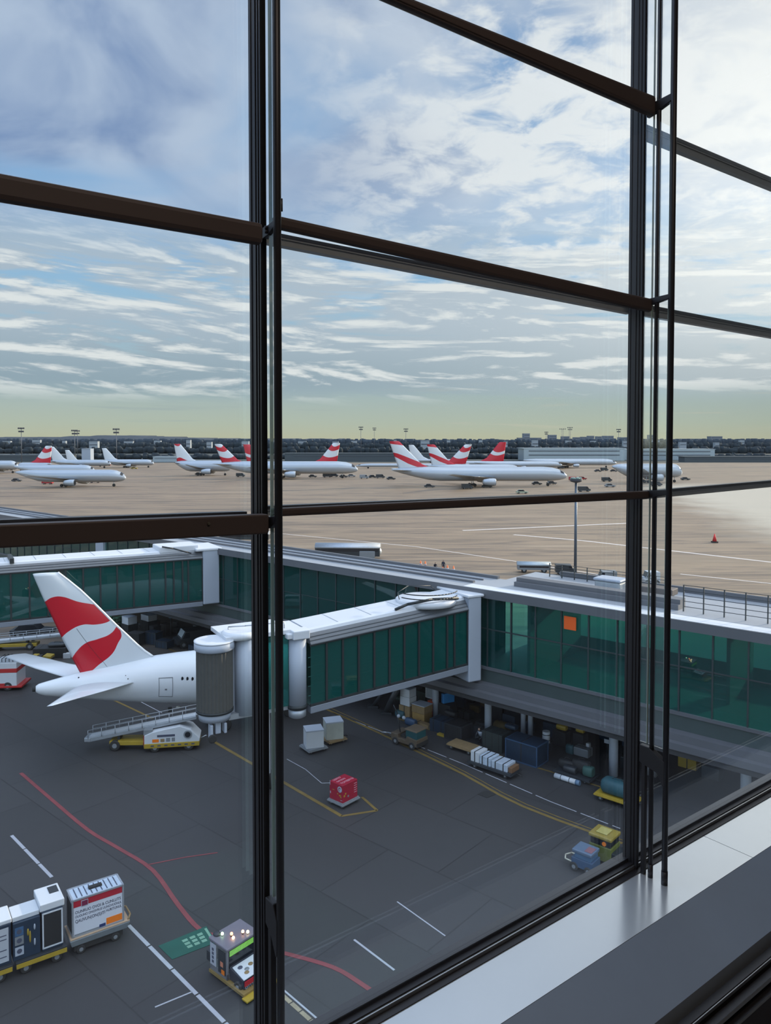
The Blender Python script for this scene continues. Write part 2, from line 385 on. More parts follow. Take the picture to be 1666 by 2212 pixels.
for s, m1, nm in ((S1, .098, 'left'), (S2, .145, 'right')):
    mb = MB(); post(mb, rect(s - .004, s + .004, .066 if nm == 'left' else .034, m1 - .010), -1.14, ZT)
    f = mb.build('glass_fin', wglass); tag(f, 'narrow upright glass fin between the %s mullion and its rod' % nm, 'glass fin')
    mb = MB(); post(mb, rect(s - .0045, s + .0045, .065, .067), -1.14, ZT); post(mb, rect(s - .0045, s + .0045, m1 - .0117, m1 - .0101), -1.14, ZT)
    e = mb.build('fin_edge', fin_edge, f)
    for z, nm2, k in ((.508, 'mid-height', .6), (1.21, 'upper', 1), (-.20, 'lower', .7)):
        if nm == 'left' and nm2 == 'upper': continue
        mb = MB()
        mb.loft([[wp(s - .009, m, zz) for m, zz in ((.04, z - .032 * k), (.07, z - .026 * k), (m1, z - .002), (m1, z + .022 * k), (.07, z + .014 * k), (.04, z + .012 * k))],
                 [wp(s + .009, m, zz) for m, zz in ((.04, z - .032 * k), (.07, z - .026 * k), (m1, z - .002), (m1, z + .022 * k), (.07, z + .014 * k), (.04, z + .012 * k))]], 0, False)
        for dz in (-.012, .004): mb.tube(wp(s - .014, .062, z + dz * k), wp(s + .014, .062, z + dz * k), .005, n=10)
        q = mb.build('rod_bracket', black, None, .002); tag(q, '%s black bracket joining the %s mullion to its rod' % (nm2, nm), 'bracket', 'brackets holding the rods')
    # lower shoe that carries the fin
    mb = MB()
    prof = [(.04, -1.215), (m1 - .03, -1.235), (m1 - .008, -1.275), (m1, -1.275), (m1, -1.185), (.08, -1.150), (.04, -1.150)]
    mb.loft([[wp(s - .011, m, z) for m, z in prof], [wp(s + .011, m, z) for m, z in prof]], 0, False)
    post(mb, rect(s - .008, s + .008, .048, .064), ZB, -1.2)
    q = mb.build('fin_shoe', black, None, .002); tag(q, 'dark metal shoe with a short leg low beside the %s mullion' % nm, 'bracket')
# unseen fill light, added behind the camera to brighten the window bars
ld = bpy.data.lights.new('bar_fill_light', 'AREA'); ld.shape = 'RECTANGLE'; ld.size = 1.8; ld.size_y = .5; ld.energy = 26; ld.color = (1, .84, .72)
lo = bpy.data.objects.new('bar_fill_light', ld); COL.objects.link(lo); lo.location = wp(.6, 2.6, 2.9); lo.rotation_euler = (0, 0, math.atan2(WW.y, WW.x))
# ================================================================== GROUND
PD = Vector((.752, -.659, 0)).normalized()       # along the pier, towards the terminal
PQ = Vector((.659, .752, 0)).normalized()        # across the pier, away from the camera
PA = Vector((12.05, 44.0, 0))                    # a point on the foot line of the pier's near glass
PANG = math.atan2(PD.y, PD.x)
def pp(t, q, z): return PA + PD * t + PQ * q + Vector((0, 0, z))     # t along the pier, q across it
def apron_mat():
    m = bpy.data.materials.new('apron_concrete'); m.use_nodes = True; nt = m.node_tree; b = NB(nt)
    bs = nt.nodes['Principled BSDF']; tc = nn(nt, 'ShaderNodeTexCoord'); P = tc.outputs['Object']
    mp = nn(nt, 'ShaderNodeMapping'); nt.links.new(P, mp.inputs[0]); mp.inputs['Rotation'].default_value = (0, 0, -PANG)
    br = nn(nt, 'ShaderNodeTexBrick'); nt.links.new(mp.outputs[0], br.inputs[0])
    br.offset = .5; br.inputs['Scale'].default_value = 1.0; br.inputs['Brick Width'].default_value = 6.0; br.inputs['Row Height'].default_value = 4.6
    br.inputs['Mortar Size'].default_value = .035; br.inputs['Mortar Smooth'].default_value = .3; br.inputs['Bias'].default_value = 0
    br.inputs['Color1'].default_value = (.9, .9, .9, 1); br.inputs['Color2'].default_value = (1.08, 1.08, 1.08, 1); br.inputs['Mortar'].default_value = (.62, .62, .62, 1)
    x, y, z = b.sep(P)
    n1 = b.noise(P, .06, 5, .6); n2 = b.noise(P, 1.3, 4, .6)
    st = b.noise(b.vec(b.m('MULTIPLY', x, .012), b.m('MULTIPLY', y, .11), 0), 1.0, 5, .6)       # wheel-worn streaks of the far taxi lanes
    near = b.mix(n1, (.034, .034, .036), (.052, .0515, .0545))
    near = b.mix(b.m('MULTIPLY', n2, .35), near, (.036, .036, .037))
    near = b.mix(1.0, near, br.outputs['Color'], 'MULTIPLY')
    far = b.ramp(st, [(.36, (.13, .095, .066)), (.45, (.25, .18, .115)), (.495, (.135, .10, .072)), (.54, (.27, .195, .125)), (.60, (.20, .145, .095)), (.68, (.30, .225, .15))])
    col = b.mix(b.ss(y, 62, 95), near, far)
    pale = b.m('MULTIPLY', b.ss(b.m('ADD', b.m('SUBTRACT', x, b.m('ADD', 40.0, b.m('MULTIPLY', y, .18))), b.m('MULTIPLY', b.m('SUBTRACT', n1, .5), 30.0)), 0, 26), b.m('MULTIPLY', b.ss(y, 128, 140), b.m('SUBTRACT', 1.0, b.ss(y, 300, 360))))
    col = b.mix(b.m('MULTIPLY', pale, .8), col, (.50, .45, .36))     # sun glint at right, painted in as a paler ground colour
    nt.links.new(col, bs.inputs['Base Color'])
    bs.inputs['Roughness'].default_value = .55; bs.inputs['Specular IOR Level'].default_value = .35
    bp = nn(nt, 'ShaderNodeBump'); bp.inputs['Strength'].default_value = .15; bp.inputs['Distance'].default_value = .05
    nt.links.new(b.noise(P, 2.5, 4), bp.inputs['Height']); nt.links.new(bp.outputs[0], bs.inputs['Normal'])
    return m
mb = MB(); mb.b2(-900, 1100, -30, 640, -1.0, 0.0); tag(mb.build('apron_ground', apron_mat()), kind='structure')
field = mat('dark_field', (.035, .045, .045), .95, 0, .35, .02)
mb = MB(); mb.b2(-5000, 5500, 640, 9000, -1.2, -.1); tag(mb.build('field_ground', field), kind='structure')
# --- painted markings
def paint(name, pts, width, m, dash=None, z=.012, world=False):
    P = pts if world else [G(*p) for p in pts]
    mb = MB()
    def seg(a, b_, w0, w1):
        t = (b_ - a).normalized(); n = Vector((-t.y, t.x, 0))
        mb.hexa([*(q + Vector((0, 0, .002)) for q in (a - n * w0, b_ - n * w1, b_ + n * w1, a + n * w0)), *(q + Vector((0, 0, z)) for q in (a - n * w0, b_ - n * w1, b_ + n * w1, a + n * w0))])
    for i in range(len(P) - 1):
        a, b_ = P[i], P[i + 1]
        if dash:
            L = (b_ - a).length; d = (b_ - a).normalized(); s = 0
            while s < L:
                seg(a + d * s, a + d * min(L, s + dash[0]), width / 2, width / 2); s += dash[0] + dash[1]
        else: seg(a, b_, width / 2, width / 2)
    return tag(mb.build(name, m), kind='structure')
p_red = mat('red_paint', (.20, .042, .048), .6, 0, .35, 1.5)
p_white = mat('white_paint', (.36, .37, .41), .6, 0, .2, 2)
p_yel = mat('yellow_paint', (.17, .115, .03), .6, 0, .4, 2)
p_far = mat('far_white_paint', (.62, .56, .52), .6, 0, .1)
p_green = mat('green_paint', (.005, .075, .055), .6, 0, .25, 2)
def smooth(pts, n=4):
    out = []
    for i in range(len(pts) - 1):
        p0 = pts[max(0, i - 1)]; p1 = pts[i]; p2 = pts[i + 1]; p3 = pts[min(len(pts) - 1, i + 2)]
        for k in range(n):
            t = k / n
            out.append(tuple(.5 * (2 * b1 + (c1 - a1) * t + (2 * a1 - 5 * b1 + 4 * c1 - d1) * t * t + (-a1 + 3 * b1 - 3 * c1 + d1) * t ** 3) for a1, b1, c1, d1 in zip(p0, p1, p2, p3)))
    return out + [pts[-1]]
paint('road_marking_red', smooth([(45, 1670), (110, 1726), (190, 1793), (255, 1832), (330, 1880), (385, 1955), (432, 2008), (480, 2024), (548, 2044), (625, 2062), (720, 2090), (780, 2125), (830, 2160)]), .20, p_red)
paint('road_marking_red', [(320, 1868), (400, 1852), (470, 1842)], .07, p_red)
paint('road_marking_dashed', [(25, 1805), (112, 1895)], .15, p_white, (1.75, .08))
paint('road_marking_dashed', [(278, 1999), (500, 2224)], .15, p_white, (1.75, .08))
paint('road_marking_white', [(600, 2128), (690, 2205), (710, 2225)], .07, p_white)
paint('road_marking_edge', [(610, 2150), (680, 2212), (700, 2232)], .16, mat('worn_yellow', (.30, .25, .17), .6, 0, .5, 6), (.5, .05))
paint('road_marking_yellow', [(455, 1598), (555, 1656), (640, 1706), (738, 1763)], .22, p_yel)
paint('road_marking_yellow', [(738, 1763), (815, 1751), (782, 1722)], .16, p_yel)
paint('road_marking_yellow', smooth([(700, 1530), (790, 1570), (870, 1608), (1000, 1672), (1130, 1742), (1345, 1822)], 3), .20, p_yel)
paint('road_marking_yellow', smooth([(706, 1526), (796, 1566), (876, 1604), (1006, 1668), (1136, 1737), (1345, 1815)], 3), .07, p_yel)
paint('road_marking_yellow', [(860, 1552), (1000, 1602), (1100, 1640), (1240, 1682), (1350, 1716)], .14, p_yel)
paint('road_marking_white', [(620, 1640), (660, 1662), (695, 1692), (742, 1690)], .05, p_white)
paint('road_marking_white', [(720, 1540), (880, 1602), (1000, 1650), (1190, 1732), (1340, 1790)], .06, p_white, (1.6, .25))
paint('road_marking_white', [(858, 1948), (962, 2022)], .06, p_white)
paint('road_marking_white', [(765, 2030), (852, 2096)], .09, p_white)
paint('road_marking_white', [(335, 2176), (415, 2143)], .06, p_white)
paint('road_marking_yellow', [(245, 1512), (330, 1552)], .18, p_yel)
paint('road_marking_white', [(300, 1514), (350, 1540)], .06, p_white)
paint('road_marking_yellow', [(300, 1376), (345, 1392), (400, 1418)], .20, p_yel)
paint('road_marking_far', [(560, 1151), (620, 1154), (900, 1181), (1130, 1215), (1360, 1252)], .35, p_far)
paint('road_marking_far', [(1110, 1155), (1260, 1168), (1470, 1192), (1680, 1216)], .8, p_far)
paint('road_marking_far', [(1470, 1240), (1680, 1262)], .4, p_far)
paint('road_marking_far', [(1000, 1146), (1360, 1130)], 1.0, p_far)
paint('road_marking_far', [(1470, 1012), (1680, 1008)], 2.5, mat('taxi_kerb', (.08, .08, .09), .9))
# green stand marking with pale writing
g = [G(342, 2044), G(446, 2001), G(515, 2052), G(372, 2073)]
g[2] = G(468, 2036); 
mb = MB(); mb.hexa([p + Vector((0, 0, .003)) for p in g] + [p + Vector((0, 0, .014)) for p in g]); gm = tag(mb.build('road_marking_green', p_green), kind='structure')
pale = mat('pale_green_paint', (.16, .30, .22), .6, 0, .2)
mb = MB()
def gq(u, v): return g[0] * (1 - u) * (1 - v) + g[1] * u * (1 - v) + g[2] * u * v + g[3] * (1 - u) * v
def gbox(u0, u1, v0, v1):
    c = [gq(u0, v0), gq(u1, v0), gq(u1, v1), gq(u0, v1)]
    mb.hexa([p + Vector((0, 0, .0145)) for p in c] + [p + Vector((0, 0, .018)) for p in c])
for i in range(3):
    for j in range(3): gbox(.42 + i * .16, .53 + i * .16, .22 + j * .2, .36 + j * .2)
gbox(.93, .98, .1, .9)
tag(mb.build('road_marking_code', pale), kind='structure')
# dark drain cover
c = [G(1032, 1716), G(1052, 1708), G(1072, 1716), G(1052, 1724)]
mb = MB(); mb.hexa([p + Vector((0, 0, .002)) for p in c] + [p + Vector((0, 0, .02)) for p in c])
tag(mb.build('drain_cover', mat('cast_iron', (.02, .02, .02), .7)), 'dark square drain cover set in the apron between yellow line and shadow', 'drain cover')

# ================================================================== THE GLAZED PIER
teal = glass_mat('teal_glass', (.26, .60, .56), .05, (.012, .125, .115), .24)
tealr = glass_mat('teal_glass_clear', (.44, .84, .81), .045, (.010, .125, .122), .13)
mull = mat('mullion_dark', (.045, .055, .06), .5, .3)
roofm = mat('roof_membrane', (.30, .32, .35), .55, 0, .12, .4)
roofw = mat('white_roof_edge', (.62, .64, .67), .5, 0, .08, .5)
fasc = mat('fascia_grey', (.13, .135, .15), .5, .2, .1, .6)
conc = mat('concrete_band', (.105, .108, .12), .7, 0, .15, .8)
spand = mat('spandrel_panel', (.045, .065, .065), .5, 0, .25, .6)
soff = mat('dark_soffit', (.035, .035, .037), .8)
whitep = mat('white_panel', (.36, .40, .47), .45, 0, .06, 1)
floorm = mat('corridor_floor', (.09, .09, .09), .6)
ZF, ZC, ZR = 5.3, 9.95, 10.35
T0, T1 = -92.0, 26.0          # along the pier
TW = -8.2                     # where it widens
QN, QW = 3.6, 7.6
pier = thing('glazed_pier', PA, PANG, 'long glazed pier with teal glass, grey roof edge and dark undercroft', 'airport building')
def lq(mb, t0, t1, q0, q1, z0, z1, mi=0): return mb.b2(t0, t1, q0, q1, z0, z1, mi)
lq(MB(), T0, TW, -.35, QN, ZC, ZR).build('roof', roofm, pier, 0)
lq(MB(), TW, T1, -.35, QW, ZC, ZR).build('roof', roofm, pier, 0)
mb = MB(); lq(mb, T0, T1, -.42, -.35, ZC - .12, ZR + .02); mb.build('roof_fascia', fasc, pier)
mb = MB(); lq(mb, T0, TW - 1, 1.1, 1.35, ZR, ZR + .14); lq(mb, T0, TW - 1, 2.3, 2.4, ZR, ZR + .1); lq(mb, T0, TW - .5, 3.35, 3.6, ZR, ZR + .2)
mb.build('roof_rib', fasc, pier)
mb = MB(); lq(mb, TW - .8, T1, -.30, .75, ZR, ZR + .03); mb.build('roof_edge', roofw, pier)
lq(MB(), T0, T1, -.05, QN, ZF - .9, ZF).build('floor_slab', floorm, pier)
lq(MB(), TW, T1, QN, QW, ZF - .9, ZF).build('floor_slab', floorm, pier)
mb = MB(); lq(mb, T0, T1, -.10, .0, ZF - .95, ZF - .12); mb.build('spandrel_band', spand, pier)
mb = MB(); lq(mb, T0, T1, -.16, 0, ZF - .14, ZF + .04); mb.build('sill_band', conc, pier)
# stepped concrete edge beams above the undercroft
mb = MB(); lq(mb, T0, T1, -.75, .0, 3.98, 4.36); mb.build('edge_beam', conc, pier)
mb = MB(); lq(mb, T0, T1, -1.15, -.2, 3.62, 3.98); mb.build('edge_beam', conc, pier)
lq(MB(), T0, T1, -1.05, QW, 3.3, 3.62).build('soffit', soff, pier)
# rear walls
mb = MB(); lq(mb, T0, TW, QN - .1, QN, ZF, 9.0); mb.build('rear_wall', mat('rear_wall_dark', (.05, .075, .07), .7), pier)
mb = MB(); lq(mb, TW, -4.6, QW - .1, QW, ZF, 9.9); lq(mb, -4.6, T1, QW - .1, QW, ZF, 6.35); mb.build('rear_wall', MATS['rear_wall_dark'], pier)
lq(MB(), T0, TW, QN - .06, QN - .03, 9.0, ZC).build('rear_glazing', tealr, pier)
lq(MB(), -4.6, T1, QW - .06, QW - .03, 6.35, ZC).build('rear_glazing', tealr, pier)
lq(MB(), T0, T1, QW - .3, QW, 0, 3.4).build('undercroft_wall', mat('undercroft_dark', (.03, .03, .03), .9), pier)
# glazing, panel by panel
t = T1; k = 0
while t > T0 + .1:
    w = 1.75 if t > -9 else 2.0
    a = max(T0, t - w)
    if a < 14:
        mb = MB(); lq(mb, a + .03, t - .03, -.02, .0, ZF + .04, ZC); mb.build('glass_panel', tealr if t > -9 else teal, pier)
        mb = MB(); lq(mb, a - .04, a + .04, -.09, .06, ZF - .1, ZC); mb.build('glazing_bar', mull, pier)
    t -= w
mb = MB(); lq(mb, TW, T1, -.06, .03, 7.75, 7.82); mb.build('glazing_rail', mull, pier)
mb = MB(); lq(mb, T0, TW, -.05, .03, 7.6, 7.64); mb.build('glazing_rail', mull, pier)
# columns of the undercroft
for tt, q, r in ((.6, 1.6, .27), (-8.2, 1.5, .24), (-13.0, 2.0, .24), (8.0, 1.6, .27), (-21, 1.6, .24), (-29, 1.6, .24), (-37, 1.6, .24), (-6.4, 3.0, .17), (-5.85, 3.0, .17)):
    MB().tube((tt, q, 0), (tt, q, 3.3), r, n=20).build('column', whitep, pier)
mb = MB(); lq(mb, -57.0, -55.4, -.3, .1, ZF - .2, ZC); mb.build('white_pilaster', whitep, pier)
for t_, q_ in ((-4.6, .6), (6.6, 3.0)): lq(MB(), t_ - .1, t_ + .1, q_, QW - .2, ZF, ZC).build('partition', MATS['rear_wall_dark'], pier)
# orange blind hanging inside
mb = MB(); lq(mb, -1.78, -1.0, -.16, -.12, 8.72, 9.5); o = mb.build('hanging_banner', mat('orange_fabric', (.85, .12, .01), .7, 0, .1, 1), None)
o.location = PA; o.rotation_euler = (0, 0, PANG); tag(o, 'bright orange banner hanging on the teal glass of the pier', 'banner')
# roof furniture of the wide part
mb = MB(); lq(mb, -6.5, 4.2, 2.2, 3.0, ZR, ZR + .55); lq(mb, -6.5, 4.2, 1.9, 2.2, ZR, ZR + .3); mb.build('roof_upstand', fasc, pier)
mb = MB(); lq(mb, -6.0, T1, 7.2, 7.4, ZR, ZR + .35); mb.build('roof_parapet', fasc, pier)
def railing(t0, t1, q, n, label, h=1.5):
    p = thing('roof_railing', pp(t0, q, ZR), PANG, label, 'railing')
    L = t1 - t0
    for i in range(n + 1): MB().b2(L * i / n - .03, L * i / n + .03, -.03, .03, 0, h).build('post', mull, p)
    for k in range(5): MB().tube((0, 0, h * (k + 1) / 5 - .02), (L, 0, h * (k + 1) / 5 - .02), .018, n=6).build('guard_rail', mull, p)
    return p
railing(4.5, 16.5, 1.9, 11, 'dark metal railing on the pier roof at the right')
railing(-6.5, 2.0, 6.6, 9, 'thin pale railing on the pier roof left of the right mullion', .95)
p = thing('rooftop_unit', pp(-1.2, 4.9, ZR), PANG, 'pale rounded ventilation unit on the pier roof at the foot of the light pole', 'ventilation unit')
mb = MB(); mb.b2(-.85, .85, -.6, .6, 0, .62); mb.build('casing', mat('unit_grey', (.33, .36, .38), .5), p, .12)
mb = MB(); mb.b2(-.92, .92, -.66, .66, .62, .8); mb.build('lid', whitep, p, .08)
p = thing('rooftop_unit', pp(1.6, 5.2, ZR), PANG, 'low brown flat roof duct beside the right mullion on the pier roof', 'ventilation unit')
MB().b2(-1.2, 1.2, -.5, .5, .15, .55).build('casing', mat('duct_brown', (.12, .10, .09), .7), p, .05); MB().b2(-1.0, 1.0, -.35, .35, 0, .15).build('base', mull, p)
# ================================================================== JET BRIDGES
ribm = mat('ribbed_bellows', (.075, .075, .07), .8, 0, .2, 5)
rooftop = mat('bridge_roof_white', (.60, .62, .66), .45, 0, .06, .8)
eave = mat('bridge_eave_grey', (.12, .13, .145), .45, .3, .1, 1)
bfloor = mat('bridge_floor_beam', (.22, .245, .29), .5, .2, .1, 1)
rubber = mat('black_rubber', (.02, .02, .02), .75)
galv = mat('galvanised_steel', (.40, .43, .47), .4, .6, .15, 3)
dframe = mat('bridge_frame_dark', (.02, .025, .028), .5)
glassb = glass_mat('bridge_glass', (.20, .60, .55), .045, (.008, .13, .115), .38)
inner = mat('bridge_lining', (.10, .16, .15), .7)
def seglist(L, widths):
    out = []; x = 0; i = 0
    while x < L - .2:
        w = widths[i % len(widths)]; out.append((x, min(L, x + w))); x += w; i += 1
    return out
def tunnel(p, L, zb, gh, panels, wid=3.2):
    """glazed tunnel; local x away from the pier, y=0 near face; zb(x) underside of the glass"""
    def q(x0, x1, y0, y1, a0, a1, b0, b1):   # heights a at x0, b at x1
        return [(x0, y0, a0), (x1, y0, b0), (x1, y1, b0), (x0, y1, a0), (x0, y0, a1), (x1, y0, b1), (x1, y1, b1), (x0, y1, a1)]
    def lv(x0, x1, y0, y1, d0, d1): return q(x0, x1, y0, y1, zb(x0) + d0, zb(x0) + d1, zb(x1) + d0, zb(x1) + d1)
    MB().hexa(lv(0, L, -wid, .06, -.46, -.06)).build('floor_beam', bfloor, p, .03)
    MB().hexa(lv(0, L, -wid + .05, -.05, -.06, .02)).build('tunnel_floor', inner, p)
    mb = MB()
    for j, (y0, z0, y1, z1) in enumerate(((.12, gh, -.02, gh + .18), (-.02, gh + .18, -.16, gh + .36), (-.16, gh + .36, -.30, gh + .54))):
        mb.hexa([(0, y0, zb(0) + z0), (L, y0, zb(L) + z0), (L, -.5, zb(L) + z0), (0, -.5, zb(0) + z0), (0, y1, zb(0) + z1), (L, y1, zb(L) + z1), (L, -.5, zb(L) + z1), (0, -.5, zb(0) + z1)])
        mb.hexa(lv(0, L, y0 - .03, y0 + .03, z0 - .015, z0 + .03))
    mb.build('tunnel_eave', eave, p)
    MB().hexa(lv(0, L, -wid, -.45, gh, gh + .54)).build('tunnel_ceiling', inner, p)
    mb = MB()
    prof = [(-.34, .54), (-.40, .70), (-.55, .78), (-wid + .35, .78), (-wid + .15, .70), (-wid + .1, .54)]
    mb.loft([[(x, y, zb(x) + gh + z) for y, z in prof] for x in (0, L)], 0, False)
    mb.build('tunnel_roof', rooftop, p)
    for k in range(1, int(L / 2.2) + 1): MB().hexa(lv(2.2 * k - .02, 2.2 * k + .02, -wid + .36, -.56, gh + .775, gh + .79)).build('roof_seam', galv, p)
    for (a, b_) in panels:
        MB().hexa(lv(a + .05, b_ - .05, -.05, -.03, .05, gh - .05)).build('glass_panel', glassb, p)
        MB().hexa(lv(a - .06, a + .06, -.10, .05, -.05, gh)).build('glazing_bar', dframe, p)
    mb = MB(); mb.hexa(lv(0, L, -.08, .05, -.08, .07)); mb.hexa(lv(0, L, -.08, .05, gh - .12, gh + .02)); mb.build('glazing_rail', dframe, p)
    mb = MB()
    for k in range(5): mb.hexa(lv(0, L, -.30, -.26, .45 + k * .55, .48 + k * .55))
    mb.build('hand_rail', mat('teal_rail', (.10, .30, .27), .5), p)
    MB().hexa(lv(0, L, -wid, -wid + .06, .0, gh)).build('far_side', mat('far_side_teal', (.03, .12, .11), .6), p)
b1o = Vector((5.2, 48.0, 0)); a1 = math.atan2(-.483, -.876)
br = thing('jet_bridge', b1o, a1, 'nearer teal glass jet bridge with white roof, reaching the tail of the parked plane', 'jet bridge')
L1 = 10.8; zb1 = lambda x: 5.72 - .076 * x
tunnel(br, L1, zb1, 3.5, [(0, 1.0), (1.0, 1.55)] + [(1.55 + i * 1.03, 2.58 + i * 1.03) for i in range(8)] + [(9.79, 10.8)])
# pier end: white column box, round turntable roof with hoops
mb = MB(); mb.b2(-1.0, -.02, -3.4, .12, 4.55, 9.95); mb.build('end_column', whitep, br, .08)
mb = MB(); mb.b2(-1.15, .1, -3.5, .2, 9.95, 10.12); mb.build('column_cap', rooftop, br, .05)
mb = MB(); mb.loft([mb.ring((2.1, -1.6, z), r, (0, 0, 1), 36) for z, r in ((9.55, 1.95), (9.84, 1.95), (9.88, 1.88), (9.92, .05))], 0, True, True); mb.build('turntable_roof', rooftop, br)
def arc(c, r, z, a0, a1, n=18): return [(c[0] + r * math.cos(a0 + (a1 - a0) * i / n), c[1] + r * math.sin(a0 + (a1 - a0) * i / n), z) for i in range(n + 1)]
for z in (10.15, 10.42):
    MB().pipe(arc((2.1, -1.6), 2.0, z, PI * .05, PI * .75), .035).build('hoop_rail', dframe, br)
MB().pipe([(3.9, -1.9, 9.9), (3.9, -2.1, 10.3), (2.6, -3.0, 10.45), (.9, -3.0, 10.3), (.6, -2.9, 10.0)], .028).build('hoop_rail', dframe, br)
MB().pipe([(5.0, -.5, zb1(5) + 4.3), (4.2, -.35, zb1(4) + 4.5), (2.6, -.1, 10.1), (.6, -.2, 9.95)], .09).build('cable_duct', dframe, br)
# cab end
def cyl(mb, c, zr, n=28, mi=0): return mb.loft([mb.ring((c[0], c[1], z), r, (0, 0, 1), n) for z, r in zr], mi)
cyl(MB(), (11.45, -.35), ((4.95, .52), (8.85, .52))).build('round_pillar', whitep, br)
cyl(MB(), (11.45, -.35), ((4.8, .56), (5.02, .56))).build('pillar_ring', dframe, br)
cyl(MB(), (11.45, -.35), ((4.25, .34), (4.35, .5), (4.8, .5))).build('pillar_foot', galv, br)
mb = MB(); mb.b2(10.85, 12.2, -3.0, .1, 8.85, 9.15); mb.b2(10.9, 11.9, -.6, .25, 8.8, 9.3); mb.build('roof_box', rooftop, br, .05)
MB().b2(12.0, 13.3, -2.9, -.28, 5.0, 9.0).build('cab_recess', glassb, br)
mb = MB(); mb.b2(11.2, 15.4, -3.0, -.4, 4.75, 5.05); mb.build('cab_floor', galv, br)
mb = MB(); mb.b2(13.25, 15.3, -3.0, -.75, 5.0, 9.1); cyl(mb, (14.35, -.75), ((4.9, .62), (9.1, .62))); mb.build('cab_wall', whitep, br)
mb = MB(); mb.b2(11.9, 15.6, -3.1, -.2, 9.1, 9.32); cyl(mb, (14.6, -1.0), ((9.1, 1.0), (9.36, 1.0), (9.46, .85))); mb.build('cab_roof', rooftop, br)
MB().pipe([(12.2, -.4, 9.4), (12.2, -.4, 9.75), (14.4, -.6, 9.75), (15.1, -1.4, 9.6), (15.1, -1.4, 9.35)], .035).build('hoop_rail', galv, br)
# ribbed canopy
cc = (16.05, -.85); mb = MB(); n = 56; rings = []
for z in (5.35, 8.75):
    rings.append([(cc[0] + (.98 if i % 2 else .925) * math.cos(2 * PI * i / n), cc[1] + (.98 if i % 2 else .925) * math.sin(2 * PI * i / n), z) for i in range(n)])
mb.loft(rings, 0, False); mb.build('canopy_bellows', ribm, br)
cyl(MB(), cc, ((8.62, 1.0), (8.70, 1.08), (9.08, 1.08)), 40).build('canopy_band', whitep, br)
cyl(MB(), cc, ((9.08, 1.09), (9.14, 1.09), (9.15, 1.0), (9.17, .1)), 40).build('canopy_top', rooftop, br)
cyl(MB(), cc, ((5.28, 1.0), (5.42, 1.0)), 40).build('canopy_ring', dframe, br)
cyl(MB(), cc, ((4.86, .85), (5.28, .9)), 40).build('canopy_base', whitep, br)
mb = MB(); mb.b2(15.9, 16.2, -.5, -.2, 4.2, 4.9); mb.b2(16.35, 16.5, -.6, -.1, 3.95, 4.75); mb.b2(15.6, 15.75, -.6, -.1, 4.2, 4.75); mb.build('docking_buffer', whitep, br, .04)
MB().wheel((16.42, -.05, 4.05), .22, .14).build('buffer_roller', rubber, br)
# wheel column
bx, by = 12.95, -1.55
mb = MB(); mb.b2(bx - .25, bx + .25, by - .25, by + .25, .9, 4.8); mb.build('lift_column', galv, br, .03)
mb = MB(); mb.b2(bx - .3, bx + .3, by - .2, by + .2, .5, 1.0); mb.build('bogie', dframe, br, .03)
for s in (-1, 1): MB().wheel((bx + .28 * s, by, .5), .5, .26, axis=(1, 0, 0)).build('wheel', rubber, br)

b2o = Vector((-16.0, 66.4, 0)); a2 = math.atan2(-.503, -.864)
br2 = thing('jet_bridge', b2o, a2, 'farther teal glass jet bridge behind the red and white tail fin', 'jet bridge')
zb2 = lambda x: 5.85 + .004 * x
tunnel(br2, 19.0, zb2, 3.75, [(0, 1.25), (1.25, 1.75), (1.75, 2.5), (2.5, 3.2)] + [(3.2 + i * 1.32, 4.52 + i * 1.32) for i in range(12)], 3.4)
mb = MB(); mb.b2(-1.5, -.02, -3.5, .12, 5.5, 10.3); mb.build('end_column', whitep, br2, .1)
mb = MB(); mb.b2(-1.7, .6, -3.6, .2, 10.2, 10.45); mb.b2(.2, 3.6, -2.9, -.3, 10.2, 10.75); mb.build('column_cap', rooftop, br2, .08)
MB().pipe([(3.4, -.3, 10.8), (2.5, -.1, 10.6), (1.0, .1, 10.1)], .06).build('cable_duct', dframe, br2)
MB().b2(14.8, 15.1, -3.0, -.25, 10.3, 10.7).build('roof_collar', dframe, br2)
# ================================================================== THE NEAR AIRLINER
def livery(name):
    if name in MATS: return MATS[name]
    m = bpy.data.materials.new(name); m.use_nodes = True; nt = m.node_tree; b = NB(nt); bs = nt.nodes['Principled BSDF']
    uvn = nn(nt, 'ShaderNodeUVMap'); u, v, _ = b.sep(uvn.outputs[0])
    def curve(pts):
        c = nn(nt, 'ShaderNodeFloatCurve'); cv = c.mapping.curves[0]
        while len(cv.points) < len(pts): cv.points.new(.5, .5)
        for p, q in zip(cv.points, pts): p.location = q; p.handle_type = 'AUTO'
        c.mapping.update(); nt.links.new(u, c.inputs['Value']); return c.outputs[0]
    B1 = curve([(0, .727), (.26, .773), (.5, .762), (.69, .711), (.97, .662), (1, .655)])
    B2 = curve([(0, .37), (.146, .425), (.465, .483), (.66, .472), (.88, .48), (1, .5)])
    B3 = curve([(0, .163), (.12, .233), (.31, .302), (.52, .329), (.76, .364), (1, .44)])
    B4 = curve([(0, 0), (.1, .01), (.3, .086), (.55, .17), (.75, .264), (.94, .36), (1, .44)])
    def band(lo, hi): return b.m('MULTIPLY', b.m('LESS_THAN', v, hi), b.m('GREATER_THAN', v, lo))
    red = b.m('ADD', band(B2, B1), band(B4, B3), clamp=True)
    nt.links.new(b.mix(red, (.62, .66, .70), (.52, .008, .022)), bs.inputs['Base Color'])
    bs.inputs['Roughness'].default_value = .28
    MATS[name] = m; return m
liv = livery('tail_livery')
